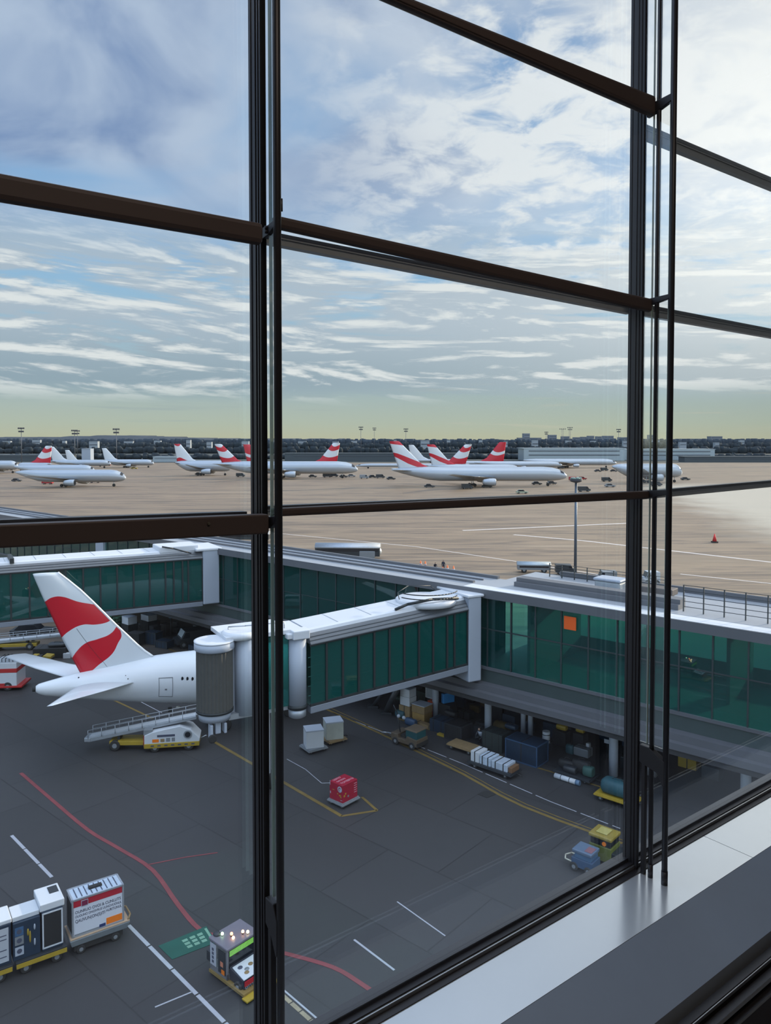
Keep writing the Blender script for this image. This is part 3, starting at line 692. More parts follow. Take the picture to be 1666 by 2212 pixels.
def livery_far(name, mode):
    if name in MATS: return MATS[name]
    m = bpy.data.materials.new(name); m.use_nodes = True; nt = m.node_tree; b = NB(nt); bs = nt.nodes['Principled BSDF']
    uvn = nn(nt, 'ShaderNodeUVMap'); u, v, _ = b.sep(uvn.outputs[0])
    w = b.m('ADD', v, b.m('MULTIPLY', b.m('SINE', b.m('MULTIPLY', u, 3.2)), .10))
    if mode == 'bands': red = b.m('ADD', b.m('MULTIPLY', b.m('GREATER_THAN', w, .70), b.m('LESS_THAN', w, .92)), b.m('LESS_THAN', w, .38), clamp=True)
    elif mode == 'low': red = b.m('ADD', b.m('GREATER_THAN', w, .98), b.m('LESS_THAN', b.m('ADD', v, b.m('MULTIPLY', u, .12)), b.m('ADD', .20, b.m('MULTIPLY', b.m('SINE', b.m('MULTIPLY', u, 6.0)), .1))), clamp=True)
    elif mode == 'swoosh':
        red = b.m('ADD', b.m('LESS_THAN', b.m('ABSOLUTE', b.m('SUBTRACT', v, b.m('SUBTRACT', .52, b.m('MULTIPLY', b.m('POWER', u, 1.4), .50)))), b.m('ADD', .07, b.m('MULTIPLY', u, .16))), b.m('GREATER_THAN', b.m('ADD', v, b.m('MULTIPLY', u, .06)), .91), clamp=True)
    elif mode == 'mostly': red = b.m('SUBTRACT', 1.0, b.m('MULTIPLY', b.m('GREATER_THAN', w, .42), b.m('LESS_THAN', w, .58)))
    else: red = b.m('MULTIPLY', u, 0.0)
    nt.links.new(b.mix(red, (.62, .66, .70), (.50, .012, .03)), bs.inputs['Base Color'])
    bs.inputs['Roughness'].default_value = .3
    MATS[name] = m; return m
hull = mat('white_fuselage', (.66, .69, .73), .25, 0, .03, .6)
hull_far = mat('silver_white_fuselage', (.40, .44, .49), .22, .30, .04, .1)
darkglass = mat('dark_window', (.012, .014, .02), .12)
panel_line = mat('panel_line', (.20, .21, .23), .5)
def fin_mesh(rows, tmax, z0, z1, ncol=16):
    """rows (z, xTE, xLE) bottom to top; two skins closed round the edge"""
    mb = MB(); uv = []; rings = []
    for z, a, b_ in rows:
        r = []; U = []
        for i in range(ncol + 1): U.append((i / ncol, 1))
        for i in range(ncol - 1, 0, -1): U.append((i / ncol, -1))
        for u, s in U:
            th = tmax * (math.sin(PI * min(1, u ** .8)) ** .8) * .5 if 0 < u < 1 else 0.0
            r.append((a + (b_ - a) * u, s * th, z)); uv.append((u, (z - z0) / (z1 - z0)))
        rings.append(r)
    mb.loft(rings, 0, True, True)
    return mb, uv
def lerp_rows(rows, n):
    out = []
    for (z0, a0, b0), (z1, a1, b1) in zip(rows[:-1], rows[1:]):
        for k in range(n): t = k / n; out.append((z0 + (z1 - z0) * t, a0 + (a1 - a0) * t, b0 + (b1 - b0) * t))
    return out + [rows[-1]]
NO = Vector((-21.6, 48.0, 0)); NA = math.atan2(.41, .912)
nax = Vector((math.cos(NA), math.sin(NA), 0)); npn = Vector((-nax.y, nax.x, 0))
near = thing('airliner', NO, NA, 'white airliner with a large red and white tail fin standing at the nearer jet bridge', 'airplane')
def cpt(c):     # crop coordinate -> local (x, z) on the plane's mid plane
    p = on_plane(c[0] / 2.975, 1140 + c[1] / 2.975, NO, npn); return ((p - NO).dot(nax), p.z)
rows = []
for te, le in (((555, 1030), (1035, 900)), ((510, 940), (1022, 850)), ((487, 892), (985, 815)), ((466, 846), (935, 790)), ((441, 792), (880, 748)),
               ((408, 722), (822, 702)), ((372, 644), (745, 632)), ((335, 565), (672, 560)), ((298, 487), (600, 490)), ((262, 409), (520, 412)), ((232, 345), (440, 342)), ((210, 297), (375, 287))):
    (x0, z0), (x1, z1) = cpt(te), cpt(le); rows.append(((z0 + z1) / 2, x0, x1))
rows = lerp_rows(rows, 3)
zt0 = cpt((510, 940))[1]; zt1 = rows[-1][0]
mbf, uv = fin_mesh(rows, .42, zt0, zt1, 24)
mbf.build('tail_fin', liv, near, 0, uv)
mb = MB(); rr = [r for r in rows if r[0] > zt0 + .5]
mb.loft([mb.ring((r[2] - .03, 0, r[0]), .075, (-.6, 0, 1), 10) for r in rr]); mb.build('leading_edge', mat('sun_rim_pale', (.88, .88, .88), .5), near)  # sun rim along the fin boosted by a paler edge colour
rings = []; prof = [(222, 1030, 1046), (232, 1016, 1058), (250, 1004, 1068), (290, 992, 1078), (350, 975, 1083), (450, 948, 1090), (560, 918, 1097), (700, 886, 1105), (850, 855, 1112), (1010, 822, 1118), (1150, 803, 1122), (1290, 788, 1126)]
for cx_, a, b_ in prof:
    x0, z0 = cpt((cx_, a)); x1, z1 = cpt((cx_, b_)); rings.append(((x0 + x1) / 2, (z0 + z1) / 2, (z0 - z1) / 2))
xl, zl, rl = rings[-1]
rings += [(xl + 3, zl - .02, rl + .02), (xl + 5.2, zl - .05, rl), (xl + 6.6, zl - .15, rl * .86), (xl + 7.6, zl - .3, rl * .6), (xl + 8.1, zl - .4, rl * .28), (xl + 8.2, zl - .42, .03)]
mb = MB(); mb.loft([[(x, .97 * r * math.cos(2 * PI * i / 40), z + r * math.sin(2 * PI * i / 40)) for i in range(40)] for x, z, r in rings]); mb.build('fuselage', hull, near)
x, z, r = rings[0]
MB().tube((x - .13, 0, z + .01), (x + .22, 0, z + .01), .15, .19, 20).build('exhaust', rubber, near)
def radius_at(x):
    for (xa, za, ra), (xb, zb, rb) in zip(rings[:-1], rings[1:]):
        if xa <= x <= xb:
            t = (x - xa) / (xb - xa); return za + (zb - za) * t, ra + (rb - ra) * t
    return zl, rl
def wing_mesh(pts_te, pts_le, thick):
    mb = MB(); rgs = []
    for (te, le) in zip(pts_te, pts_le):
        te, le = Vector(te), Vector(le); ch = (le - te).length; n = 10; r = []
        for i in range(n + 1):
            u = i / n; r.append(te.lerp(le, u) + Vector((0, 0, thick * ch * math.sin(PI * u ** .7) * .5)))
        for i in range(n - 1, 0, -1):
            u = i / n; r.append(te.lerp(le, u) - Vector((0, 0, thick * ch * math.sin(PI * u ** .7) * .5)))
        rgs.append(r)
    return mb.loft(rgs)
wing_mesh([(1.9, -.3, 4.2), (.75, -2.6, 4.25), (.1, -4.4, 4.45), (.05, -4.78, 4.55)], [(5.9, -.8, 4.2), (3.6, -2.4, 4.30), (1.2, -4.2, 4.5), (.35, -4.85, 4.56)], .10).build('tailplane', hull, near)
wing_mesh([(1.9, .3, 4.3), (-.6, 3.6, 4.5), (-2.6, 6.6, 4.75)], [(4.6, .8, 4.4), (1.4, 3.8, 4.6), (-1.2, 6.8, 4.8)], .10).build('tailplane', hull, near)
def side_patch(mb, x0, x1, zl0, zl1, off=.012, n=6, thick=.02):
    """curved patch on the near (negative y) side; zl in fractions of the radius"""
    outer = []
    for i in range(n + 1):
        f = zl0 + (zl1 - zl0) * i / n; row = []
        for x in (x0, x1):
            zc, r = radius_at(x); row.append((x, -(.97 * r * math.sqrt(max(0, 1 - f * f)) + off), zc + f * r))
        outer.append(row)
    vs = [p for row in outer for p in row]; vs2 = [(a, b_ + thick, c) for a, b_, c in vs]
    fs = []; N = len(vs)
    for i in range(n):
        a = 2 * i; fs += [(a, a + 1, a + 3, a + 2), (N + a + 2, N + a + 3, N + a + 1, N + a), (a, a + 2, N + a + 2, N + a), (a + 1, N + a + 1, N + a + 3, a + 3)]
    fs += [(0, N, N + 1, 1), (2 * n, 2 * n + 1, N + 2 * n + 1, N + 2 * n)]
    return mb.add(vs + vs2, fs)
def side_x(c):  # local x on the near skin seen at crop point c
    o = NO - npn * 1.45; p = on_plane(c[0] / 2.975, 1140 + c[1] / 2.975, o, npn); return (p - NO).dot(nax), p.z
d0, d1 = side_x((1020, 970))[0], side_x((1110, 970))[0]
mb = MB()
for a, b_, c_, e in ((d0, d0 + .035, -.52, .30), (d1 - .035, d1, -.52, .30), (d0, d1, .28, .31), (d0, d1, -.53, -.50)): side_patch(mb, a, b_, c_, e)
dr = mb.build('rear_door', panel_line, near)
mb = MB(); side_patch(mb, (d0 + d1) / 2 - .07, (d0 + d1) / 2 + .07, -.22, -.15); mb.build('door_handle', panel_line, dr)
for cx_ in (1170, 1202, 1234, 1266, 1298, 1330):
    xw, zw = side_x((cx_, 966)); zc, r = radius_at(xw); f = (zw - zc) / r
    mb = MB(); c = Vector((xw, -.97 * r * math.sqrt(1 - f * f) - .004, zw)); mb.loft([[c + Vector((.075 * math.cos(2 * PI * i / 16), dy, .13 * math.sin(2 * PI * i / 16))) for i in range(16)] for dy in (-.012, .05)], 0, False)
    mb.build('cabin_window', darkglass, near)
for c, rad in (((510, 992), .055), ((812, 962), .03), ((826, 980), .04), ((826, 1010), .03)):
    xw, zw = side_x(c); zc, r = radius_at(xw); f = max(-.9, min(.9, (zw - zc) / r))
    MB().ellipsoid((xw, -.97 * r * math.sqrt(1 - f * f), zw), (rad, .03, rad), 10, 6).build('vent', darkglass, near)
mb = MB()
for uu in (.54,):
    pts = [(r_[1] + (r_[2] - r_[1]) * (.36 - .10 * (r_[0] - zt0) / (zt1 - zt0)), -.20, r_[0]) for r_ in rows if zt0 + .3 < r_[0] < zt0 + 3.1]
    mb.pipe(pts, .012, 6)
mb.build('rudder_hinge', rubber, near)
mb = MB(); x_, z_ = side_x((1100, 1085)); mb.b2(x_ - .12, x_ + .12, -1.0, -.8, zl - rl + .02, zl - rl + .3); mb.build('drain_mast', rubber, near)
x_ = side_x((1165, 1120))[0]; mb = MB(); mb.ellipsoid((x_, -.2, zl - rl), (.16, .1, .09)); mb.build('belly_light', mat('pale_lens', (.7, .68, .62), .3), near)
for gx, gy in ((xl + 1.2, -1.6), (xl + 1.2, 1.6)):
    mb = MB(); mb.tube((gx, gy * .4, zl - rl + .3), (gx, gy * .55, .5), .09); lg = mb.build('landing_gear', galv, near)
    for dx in (-.28, .28): MB().wheel((gx + dx, gy * .55, .42), .42, .26).build('wheel', rubber, lg)
mb = MB(); mb.tube((xl + 6.2, 0, zl - rl + .35), (xl + 6.2, 0, .35), .07); lg = mb.build('landing_gear', galv, near); MB().wheel((xl + 6.2, 0, .32), .32, .3).build('wheel', rubber, lg)
# ================================================================== FAR AIRLINERS
def far_liner(px0, px1, yw, ytop, nose, mode, label, rpx=None, fin=True, wings=True, finspan=None, yaw=0.0, wing_side=(-1, 1), eng=2):
    """px0, px1: left and right end of the hull in the photograph; yw: wheels' foot; nose 'R'/'L'"""
    Z = EYE.z * F / (yw - 948.0); c = G((px0 + px1) / 2, yw)
    L = (px1 - px0) * c.y / F; R = (rpx * c.y / F / 2) if rpx else L * .0425
    tailpx = px0 if nose == 'R' else px1
    tp = G(tailpx, yw); rz = (0 if nose == 'R' else PI) + yaw
    p = thing('airliner', tp, rz, label, 'airplane', 'airliners parked in rows across the airfield')
    hc = R * 1.72
    st = [(0, .06, .55), (.012, .16, .54), (.06, .42, .45), (.13, .70, .28), (.21, .93, .08), (.28, 1, 0), (.86, 1, 0), (.915, .93, -.05), (.955, .74, -.14), (.98, .5, -.24), (.994, .26, -.32), (1, .04, -.35)]
    N = 20; mb = MB()
    mb.loft([[(f * L, r * R * math.cos(2 * PI * i / N), hc + dz * R + r * R * math.sin(2 * PI * i / N)) for i in range(N)] for f, r, dz in st])
    mb.build('fuselage', hull_far, p)
    mb = MB(); rr = []
    for f, r, dz in ((.958, .735, -.15), (.978, .53, -.24)):
        rr.append([(f * L, r * R * 1.02 * math.cos(a), hc + dz * R + r * R * 1.02 * math.sin(a)) for a in [PI * (.16 + .68 * i / 8) for i in range(9)]] + [(f * L, r * R * .9 * math.cos(a), hc + dz * R + r * R * .9 * math.sin(a)) for a in [PI * (.84 - .68 * i / 8) for i in range(9)]])
    mb.loft(rr, 0, False); mb.build('cockpit_window', darkglass, p)
    if fin:
        zt = AT(tailpx, ytop, tp.y).z; zb = hc + .62 * R; h = zt - zb; fs = finspan or .95
        rows = lerp_rows([(zb - .3 * R, .045 * L, .045 * L + h * 1.55 * fs), (zb + .05 * h, .038 * L, .038 * L + h * 1.22 * fs), (zb + .2 * h, .03 * L, .03 * L + h * .92 * fs), (zt - .02 * h, -.012 * L, -.012 * L + h * .36), (zt, -.012 * L, -.012 * L + h * .30)], 5)
        # keep the rake of the fin: leading edge at the root lies well forward of the tip
        mb, uv = fin_mesh(rows, .10 * h, zb, zt, 12); mb.build('tail_fin', livery_far('livery_' + mode, mode), p, 0, uv)
        for s in (-1, 1):
            wing_mesh([(.03 * L, s * .3 * R, hc + .45 * R), (-.005 * L, s * .13 * L, hc + .65 * R)], [(.12 * L, s * .5 * R, hc + .45 * R), (.022 * L, s * .13 * L, hc + .68 * R)], .1).build('tailplane', hull_far, p)
    if wings:
        for s in wing_side:
            wing_mesh([(.40 * L, s * .6 * R, hc - .55 * R), (.36 * L, s * .17 * L, hc - .25 * R), (.28 * L, s * .42 * L, hc + .35 * R)], [(.60 * L, s * .7 * R, hc - .55 * R), (.47 * L, s * .17 * L, hc - .2 * R), (.315 * L, s * .42 * L, hc + .4 * R)], .10).build('wing', hull_far, p)
            for k in range(eng // 2):
                ex, ey, ez = (.50 - .07 * k) * L, s * (.15 + .11 * k) * L, hc - (.95 - .25 * k) * R
                mb = MB(); ea = (1, 0, 0)
                mb.loft([mb.ring((ex + d, ey, ez), r * R, ea, 18) for d, r in ((0, .25), (.2 * R, .38), (.9 * R, .5), (1.5 * R, .52), (1.75 * R, .46))])
                e = mb.build('engine', hull_far, p)
                MB().tube((ex + 1.72 * R, ey, ez), (ex + 1.78 * R, ey, ez), .40 * R, .40 * R, 18).build('fan', rubber, e)
    for gx, gy in ((.46, -1), (.46, 1), (.89, 0)):
        y = gy * R * .95; mb = MB(); mb.tube((gx * L, y, hc - .8 * R), (gx * L, y, .6), .16, n=8)
        lg = mb.build('landing_gear', galv, p)
        for dx in ((-.85, .85) if gy else (0,)):
            MB().wheel((gx * L + dx, y, .62), .62, .9 if gy else .7, 12).build('wheel', rubber, lg)
    return p
far_liner(33, 273, 1051, 953, 'R', 'plain', 'white airliner hull without a tail fin in the left pane, nearest of the group there', 27, fin=False)
far_liner(30, 206, 1031, 953, 'R', 'plain', 'long white airliner hull half hidden behind the finless one', 20, fin=False, wings=False)
far_liner(-70, 40, 1022, 953, 'R', 'plain', 'airliner nose with a dark engine at the left edge of the left pane', 20, fin=False)
far_liner(38, 112, 1018, 963, 'L', 'bands', 'airliner with a red and white fin raked to the right, in the left pane', 14)
far_liner(108, 240, 1011, 965, 'R', 'plain', 'airliner with a narrow pale fin between two light masts in the left pane', 13)
far_liner(142, 226, 1008, 972, 'R', 'plain', 'airliner with a small white fin just left of the white billboard', 9, wings=False)
far_liner(222, 333, 1010, 968, 'R', 'plain', 'blue-white airliner with its nose at the far right of the left group', 13)
far_liner(378, 500, 1027, 959, 'R', 'low', 'airliner with a white fin red only at tip and foot, left of the left mullion', 24)
far_liner(468, 774, 1033, 959, 'R', 'bands', 'long airliner passing behind the left mullion, red and white banded fin', 27)
far_liner(528, 700, 1016, 960, 'R', 'mostly', 'airliner whose red fin peeps out just left of the left mullion', 11, wings=False)
far_liner(600, 733, 1013, 957, 'L', 'bands', 'airliner with a red and white fin raked to the right, right of the left mullion', 11, wings=False)
far_liner(846, 1226, 1050, 953, 'R', 'swoosh', 'largest parked airliner in the middle pane, tall fin with a red sweep', 31)
far_liner(925, 1125, 1026, 960, 'R', 'swoosh', 'airliner directly behind the largest one, slim white fin with a red sweep', 17)
far_liner(768, 1016, 1012, 960, 'L', 'bands', 'airliner with nose to the left and red-white fin in the middle of the middle pane', 8, wings=False)
far_liner(985, 1092, 1008, 955, 'L', 'mostly', 'airliner with a mainly red fin raked to the right, rightmost of the red fins', 9, wings=False)
far_liner(1025, 1215, 1014, 970, 'R', 'plain', 'finless silver airliner hull behind the red fins of the middle pane', 13, fin=False)
far_liner(1130, 1332, 1010, 960, 'R', 'plain', 'silver airliner hull ending in a rounded nose left of the right mullion', 14, fin=False)
far_liner(1322, 1474, 1042, 960, 'R', 'plain', 'silver airliner passing behind the right mullion and the two rods', 30, fin=False)
far_liner(884, 990, 1000, 961, 'R', 'plain', 'tiny white airliner far behind the tall red-sweep fin', 6, wings=False)
# ================================================================== LIGHT MASTS
mast = mat('mast_steel', (.10, .11, .13), .5, .4)
lampm = mat('flood_housing', (.05, .055, .07), .5)
def light_mast(px, ytop, Z, label, heads=2, w=2.8, twin=False):
    x = AT(px, 1000, Z).x; h = AT(px, ytop, Z).z
    p = thing('light_mast', (x, Z, 0), 0, label, 'light mast', 'floodlight masts on the airfield')
    for dx in ((-.9, .9) if twin else (0,)):
        MB().tube((dx, 0, 0), (dx, 0, h - .4), .34, .22, 8).build('pole', mast, p)
    for k in range(heads):
        z = h - .8 - k * 2.6; ww = w * (1 - .2 * k)
        mb = MB(); mb.b2(-ww, ww, -.3, .3, z - .25, z - .05)
        q = mb.build('crossarm', mast, p)
        for i in range(4):
            xx = -ww + ww * 2 * (i + .5) / 4
            MB().b2(xx - .5, xx + .5, -.55, .1, z - .05, z + 1.0).build('floodlight', lampm, q)
    return p
for a in ((47, 924, 620, 'light mast standing alone near the left edge of the left pane'), (162, 929, 640, 'left one of two light masts standing together in the left pane'),
          (168, 930, 780, 'right and thinner one of two light masts standing together in the left pane'), (252, 926, 600, 'light mast in the left pane rising over the white hangar roofs'),
          (780, 922, 900, 'leftmost light mast on the skyline of the middle pane'), (809, 924, 1100, 'thin light mast, second from the left in the middle pane'),
          (877, 926, 900, 'light mast above the tall red-sweep tail fin'), (1180, 933, 1100, 'low light mast between two skyline towers'), (1336, 927, 900, 'light mast just left of the right mullion')):
    light_mast(*a)
light_mast(1215, 926, 1100, 'broad two-legged light mast beside the skyline towers, lower of a pair', 1, 5, True)
light_mast(1231, 923, 1050, 'two-legged light mast beside the skyline towers, taller of a pair', 2, 4, True)
# tall apron light pole standing beyond the pier
pz = G(1243, 1252); h = AT(1243, 1036, pz.y).z
p = thing('light_pole', (pz.x, pz.y, 0), 0, 'tall slim light pole with a bowl head standing just beyond the pier', 'light pole')
MB().tube((0, 0, 0), (0, 0, h - .3), .22, .17, 14).build('pole', mat('pole_blue_grey', (.10, .13, .17), .45, .4), p)
mb = MB(); mb.loft([mb.ring((0, 0, z), r, (0, 0, 1), 20) for z, r in ((h - .45, .25), (h - .3, .75), (h, .9), (h + .06, .85))]); mb.build('lamp_bowl', lampm, p)
mb = MB()
for i in range(6): mb.ellipsoid((.55 * math.cos(i), .55 * math.sin(i), h + .18), (.28, .28, .14))
mb.build('lamp_head', mat('lamp_green_glass', (.2, .3, .26), .2), p)
mb = MB(); mb.b2(-.6, 1.1, -.5, .5, 0, .5); mb.build('concrete_base', conc, p)
# ================================================================== HORIZON: HANGARS, TREES, TOWN
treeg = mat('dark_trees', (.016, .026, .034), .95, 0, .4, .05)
treef = mat('far_trees', (.035, .05, .068), .95, 0, .3, .02)  # bluish distance haze put into the tree colours
def tree_belt(name, Y, x0, x1, h0, h1, step, m, label, seed, z0=0):
    rnd = random.Random(seed); mb = MB(); x = x0
    while x < x1:
        w = rnd.uniform(.7, 1.5) * step; h = rnd.uniform(h0, h1)
        mb.ellipsoid((x, Y + rnd.uniform(-6, 6), z0 + h * .42), (w, w * .8, h * .58), 7, 5); x += step * rnd.uniform(.5, 1.1)
    return tag(mb.build(name, m), label, 'trees', kind='stuff')
tree_belt('tree_belt', 760, -420, 440, 3, 7, 3.4, treeg, 'dark tree belt along the far edge of the airfield', 1)
tree_belt('tree_belt', 1050, -600, 640, 6, 11.5, 4.6, treeg, 'dark tree belt behind the parked airliners', 2)
tree_belt('tree_belt', 1500, -820, 900, 10, 16, 6, treeg, 'dense distant woods below the skyline', 3)
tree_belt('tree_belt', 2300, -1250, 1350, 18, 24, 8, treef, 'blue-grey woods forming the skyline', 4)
mb = MB()   # far hill on the left
N = 60; top = []
for i in range(N + 1):
    x = -2600 + 2400 * i / N; top.append((x, 20 + 16 * math.exp(-((x + 1330) / 330) ** 2) + 2.5 * math.sin(i * 1.7) + 7 * math.exp(-((x + 1900) / 200) ** 2)))
for (xa, ha), (xb, hb) in zip(top[:-1], top[1:]):
    mb.hexa([(xa, 3500, 0), (xb, 3500, 0), (xb, 4200, 0), (xa, 4200, 0), (xa, 3700, ha), (xb, 3700, hb), (xb, 4000, ha), (xa, 4000, hb)])
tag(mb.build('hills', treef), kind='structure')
bgrey = mat('town_grey', (.20, .22, .25), .8, 0, .15, .02)
wnd = mat('town_windows', (.07, .08, .10), .4)
def far_building(px0, px1, ytop, Y, label, m=None, depth=30, ybase=None, name='building', floors=4):
    x0, x1 = AT(px0, 948, Y).x, AT(px1, 948, Y).x; z1 = AT(px0, ytop, Y).z
    p = thing(name, ((x0 + x1) / 2, Y, 0), 0, label, 'building'); w = (x1 - x0) / 2
    MB().b2(-w, w, 0, depth, 0, z1).build('wall', m or bgrey, p)
    MB().b2(-w * 1.02, w * 1.02, -.3, depth + .3, z1, z1 + max(.4, z1 * .03)).build('roof', m or bgrey, p)
    for k in range(floors):
        z = z1 * (1 - (k + .6) / (floors + 1))
        MB().b2(-w * .9, w * .9, -.25, 0, z - z1 * .035, z + z1 * .035).build('window_band', wnd, p)
    return p
tw = [(1120, 1170, 946, 'long low block under the tower at the centre of the skyline'), (1132, 1145, 937, 'square tower highest on the skyline'), (1187, 1203, 940, 'block tower right of the low light mast'),
      (1216, 1231, 943, 'block between the two-legged light masts'), (1242, 1254, 945, 'small block right of the two-legged masts'), (1258, 1268, 944, 'narrow block in the row right of the masts'),
      (1273, 1284, 942, 'stepped block in the middle of the skyline row'), (1291, 1300, 943, 'slim tower in the skyline row'), (1306, 1326, 942, 'broad block near the right end of the skyline row'),
      (1340, 1358, 945, 'block half hidden by the right mullion'), (1405, 1421, 940, 'pale block seen between mullion and rods'), (1536, 1561, 943, 'flat-topped block alone on the skyline of the right pane'), (1470, 1540, 948, 'long low block on the skyline of the right pane')]
for k, (a, b_, yt, lb) in enumerate(tw): far_building(a, b_, yt, 2340 + 45 * (k % 3), lb)
hang = mat('hangar_silver', (.36, .42, .46), .35, .3, .1, .02)
hangd = mat('hangar_dark', (.06, .075, .085), .6, 0, .2, .02)
far_building(1132, 1350, 969, 700, 'long low silver-roofed terminal behind the rightmost airliners', hang, 30, name='terminal_building', floors=2)
far_building(1350, 1545, 971, 720, 'long low silver-roofed terminal seen through the right pane', hang, 30, name='terminal_building', floors=2)
far_building(1480, 1700, 987, 660, 'low blue-grey shed at the far edge of the sunlit apron at right', hangd, 14, name='airfield_shed', floors=1)
far_building(176, 195, 970, 690, 'white billboard-like building between the light masts at left', whitep, 8, name='billboard_building', floors=0)
far_building(615, 1000, 980, 680, 'long dark hangar row behind the middle airliners', hangd, 25, name='hangar', floors=1)
far_building(-40, 140, 984, 680, 'long dark hangar row behind the left airliners', hangd, 25, name='hangar', floors=1)
far_building(330, 400, 987, 660, 'low pale pier building right of the left airliner group', hang, 10, name='airfield_shed', floors=1)
rnd = random.Random(11)
for k in range(26):     # scattered pale roofs of the town below the skyline
    px = -10 + 64 * k + rnd.uniform(0, 34); Y = rnd.choice([1150, 1350, 1750]); yt = 948 + rnd.uniform(3, 9) * 1100 / Y
    o = far_building(px, px + rnd.uniform(6, 20), yt, Y, 'tiny pale-roofed house in the dark band below the skyline', mat('house_pale', (.30, .33, .36), .7), 8, name='house', floors=1)
    o['group'] = 'houses scattered below the skyline'
# ================================================================== VEHICLES AND LOADS
paintw = mat('vehicle_white', (.55, .58, .62), .35, 0, .06, 2)
painty = mat('vehicle_yellow', (.36, .25, .025), .45, 0, .2, 3)
paintb = mat('vehicle_blue', (.03, .07, .14), .45, 0, .2, 3)
paintd = mat('vehicle_dark', (.025, .03, .036), .4, 0, .2, 3)
paintr = mat('vehicle_red', (.33, .015, .02), .45, 0, .15, 3)
paintg = mat('vehicle_grey', (.22, .24, .26), .45, .2, .15, 3)
woodm = mat('tan_board', (.24, .165, .08), .75, 0, .25, 4)
navy = mat('navy_tarpaulin', (.010, .026, .052), .5, 0, .3, 4)
blackb = mat('black_canvas', (.012, .013, .015), .65, 0, .4, 6)
orange = mat('orange_patch', (.75, .18, .01), .5, 0, .1, 2)
inkm = mat('dark_ink', (.06, .07, .11), .7)
def wheels(p, xs, ys, r, w=.22):
    for x in xs:
        for y in ys:
            q = MB().wheel((x, y, r), r, w).build('wheel', rubber, p)
            MB().tube((x, y - w / 2 - .01, r), (x, y + w / 2 + .01, r), r * .45, n=12).build('hub', paintg, q)
def profile_body(p, prof, w, m, name='body', y0=None):
    y0 = -w / 2 if y0 is None else y0
    return MB().prism([(x, y0, z) for x, z in prof], (0, w, 0)).build(name, m, p, .03)
def van(loc, rz, label, m, L=4.6, W=1.9, H=2.0, cat='van', name='service_van', beacon=False):
    p = thing(name, loc, rz, label, cat)
    profile_body(p, [(-L / 2, .4), (L / 2, .4), (L / 2, H * .5), (L * .36, H * .58), (L * .24, H), (-L / 2, H)], W, m)
    profile_body(p, [(L * .345, H * .60), (L * .255, H * .93), (L * .12, H * .93), (L * .12, H * .60)], W + .03, darkglass, 'side_window')
    MB().hexa([(L * .365, -W * .42, H * .59), (L * .375, -W * .42, H * .60), (L * .375, W * .42, H * .60), (L * .365, W * .42, H * .59), (L * .245, -W * .42, H * .97), (L * .257, -W * .42, H * .98), (L * .257, W * .42, H * .98), (L * .245, W * .42, H * .97)]).build('windscreen', darkglass, p)
    wheels(p, (-L * .3, L * .3), (-W * .45, W * .45), .36)
    if beacon: MB().tube((0, 0, H), (0, 0, H + .15), .1).build('beacon', orange, p)
    return p
def car(loc, rz, label, m, L=4.3, W=1.8, H=1.4, cat='car', name='service_car'):
    p = thing(name, loc, rz, label, cat)
    profile_body(p, [(-L / 2, .3), (L / 2, .3), (L / 2, H * .5), (L * .25, H * .6), (-L / 2, H * .62)], W, m)
    profile_body(p, [(L * .22, H * .6), (L * .08, H), (-L * .28, H), (-L * .42, H * .62)], W * .86, darkglass, 'cabin')
    profile_body(p, [(L * .07, H), (-L * .27, H), (-L * .27, H + .04), (L * .07, H + .04)], W * .84, m, 'roof')
    wheels(p, (-L * .3, L * .3), (-W * .45, W * .45), .32)
    return p
def tug(loc, rz, label, m, s=1.0, roof=True, name='baggage_tug', roofm=None):
    p = thing(name, loc, rz, label, 'tug'); L, W = 2.4 * s, 1.3 * s
    profile_body(p, [(-L / 2, .25 * s), (L / 2, .25 * s), (L / 2, .75 * s), (L * .12, .85 * s), (L * .06, .55 * s), (-L * .22, .55 * s), (-L * .24, .8 * s), (-L / 2, .8 * s)], W, m)
    MB().b2(-L * .2, -L * .02, -W * .3, W * .3, .55 * s, .75 * s).build('seat', rubber, p)
    MB().b2(L / 2 - .02, L / 2 + .06 * s, -W * .5, W * .5, .25 * s, .5 * s).build('bumper', rubber, p)
    if roof:
        for x in (-L * .3, L * .12):
            for y in (-W * .45, W * .45): MB().tube((x, y, .6 * s), (x, y, 1.55 * s), .04 * s, n=6).build('roof_post', rubber, p)
        MB().b2(-L * .36, L * .18, -W * .52, W * .52, 1.55 * s, 1.65 * s).build('roof', roofm or m, p, .02)
    wheels(p, (-L * .32, L * .32), (-W * .46, W * .46), .27 * s, .2 * s)
    return p
def dolly(loc, rz, label, L=1.6, W=1.3, h=.32, m=None, bar=True, cat='dolly', group=None):
    p = thing('baggage_dolly', loc, rz, label, cat, group)
    MB().b2(-L / 2, L / 2, -W / 2, W / 2, h - .09, h).build('deck', m or paintg, p, .01)
    MB().b2(-L / 2 - .05, L / 2 + .05, -W / 2 - .04, W / 2 + .04, h - .14, h - .06).build('frame', m or paintg, p, .01)
    wheels(p, (-L * .36, L * .36), (-W * .4, W * .4), (h - .12) * .55, .1)
    if bar: MB().pipe([(L / 2, 0, h - .1), (L / 2 + .35, 0, h - .12), (L / 2 + .45, 0, h - .2)], .03).build('tow_bar', rubber, p)
    return p
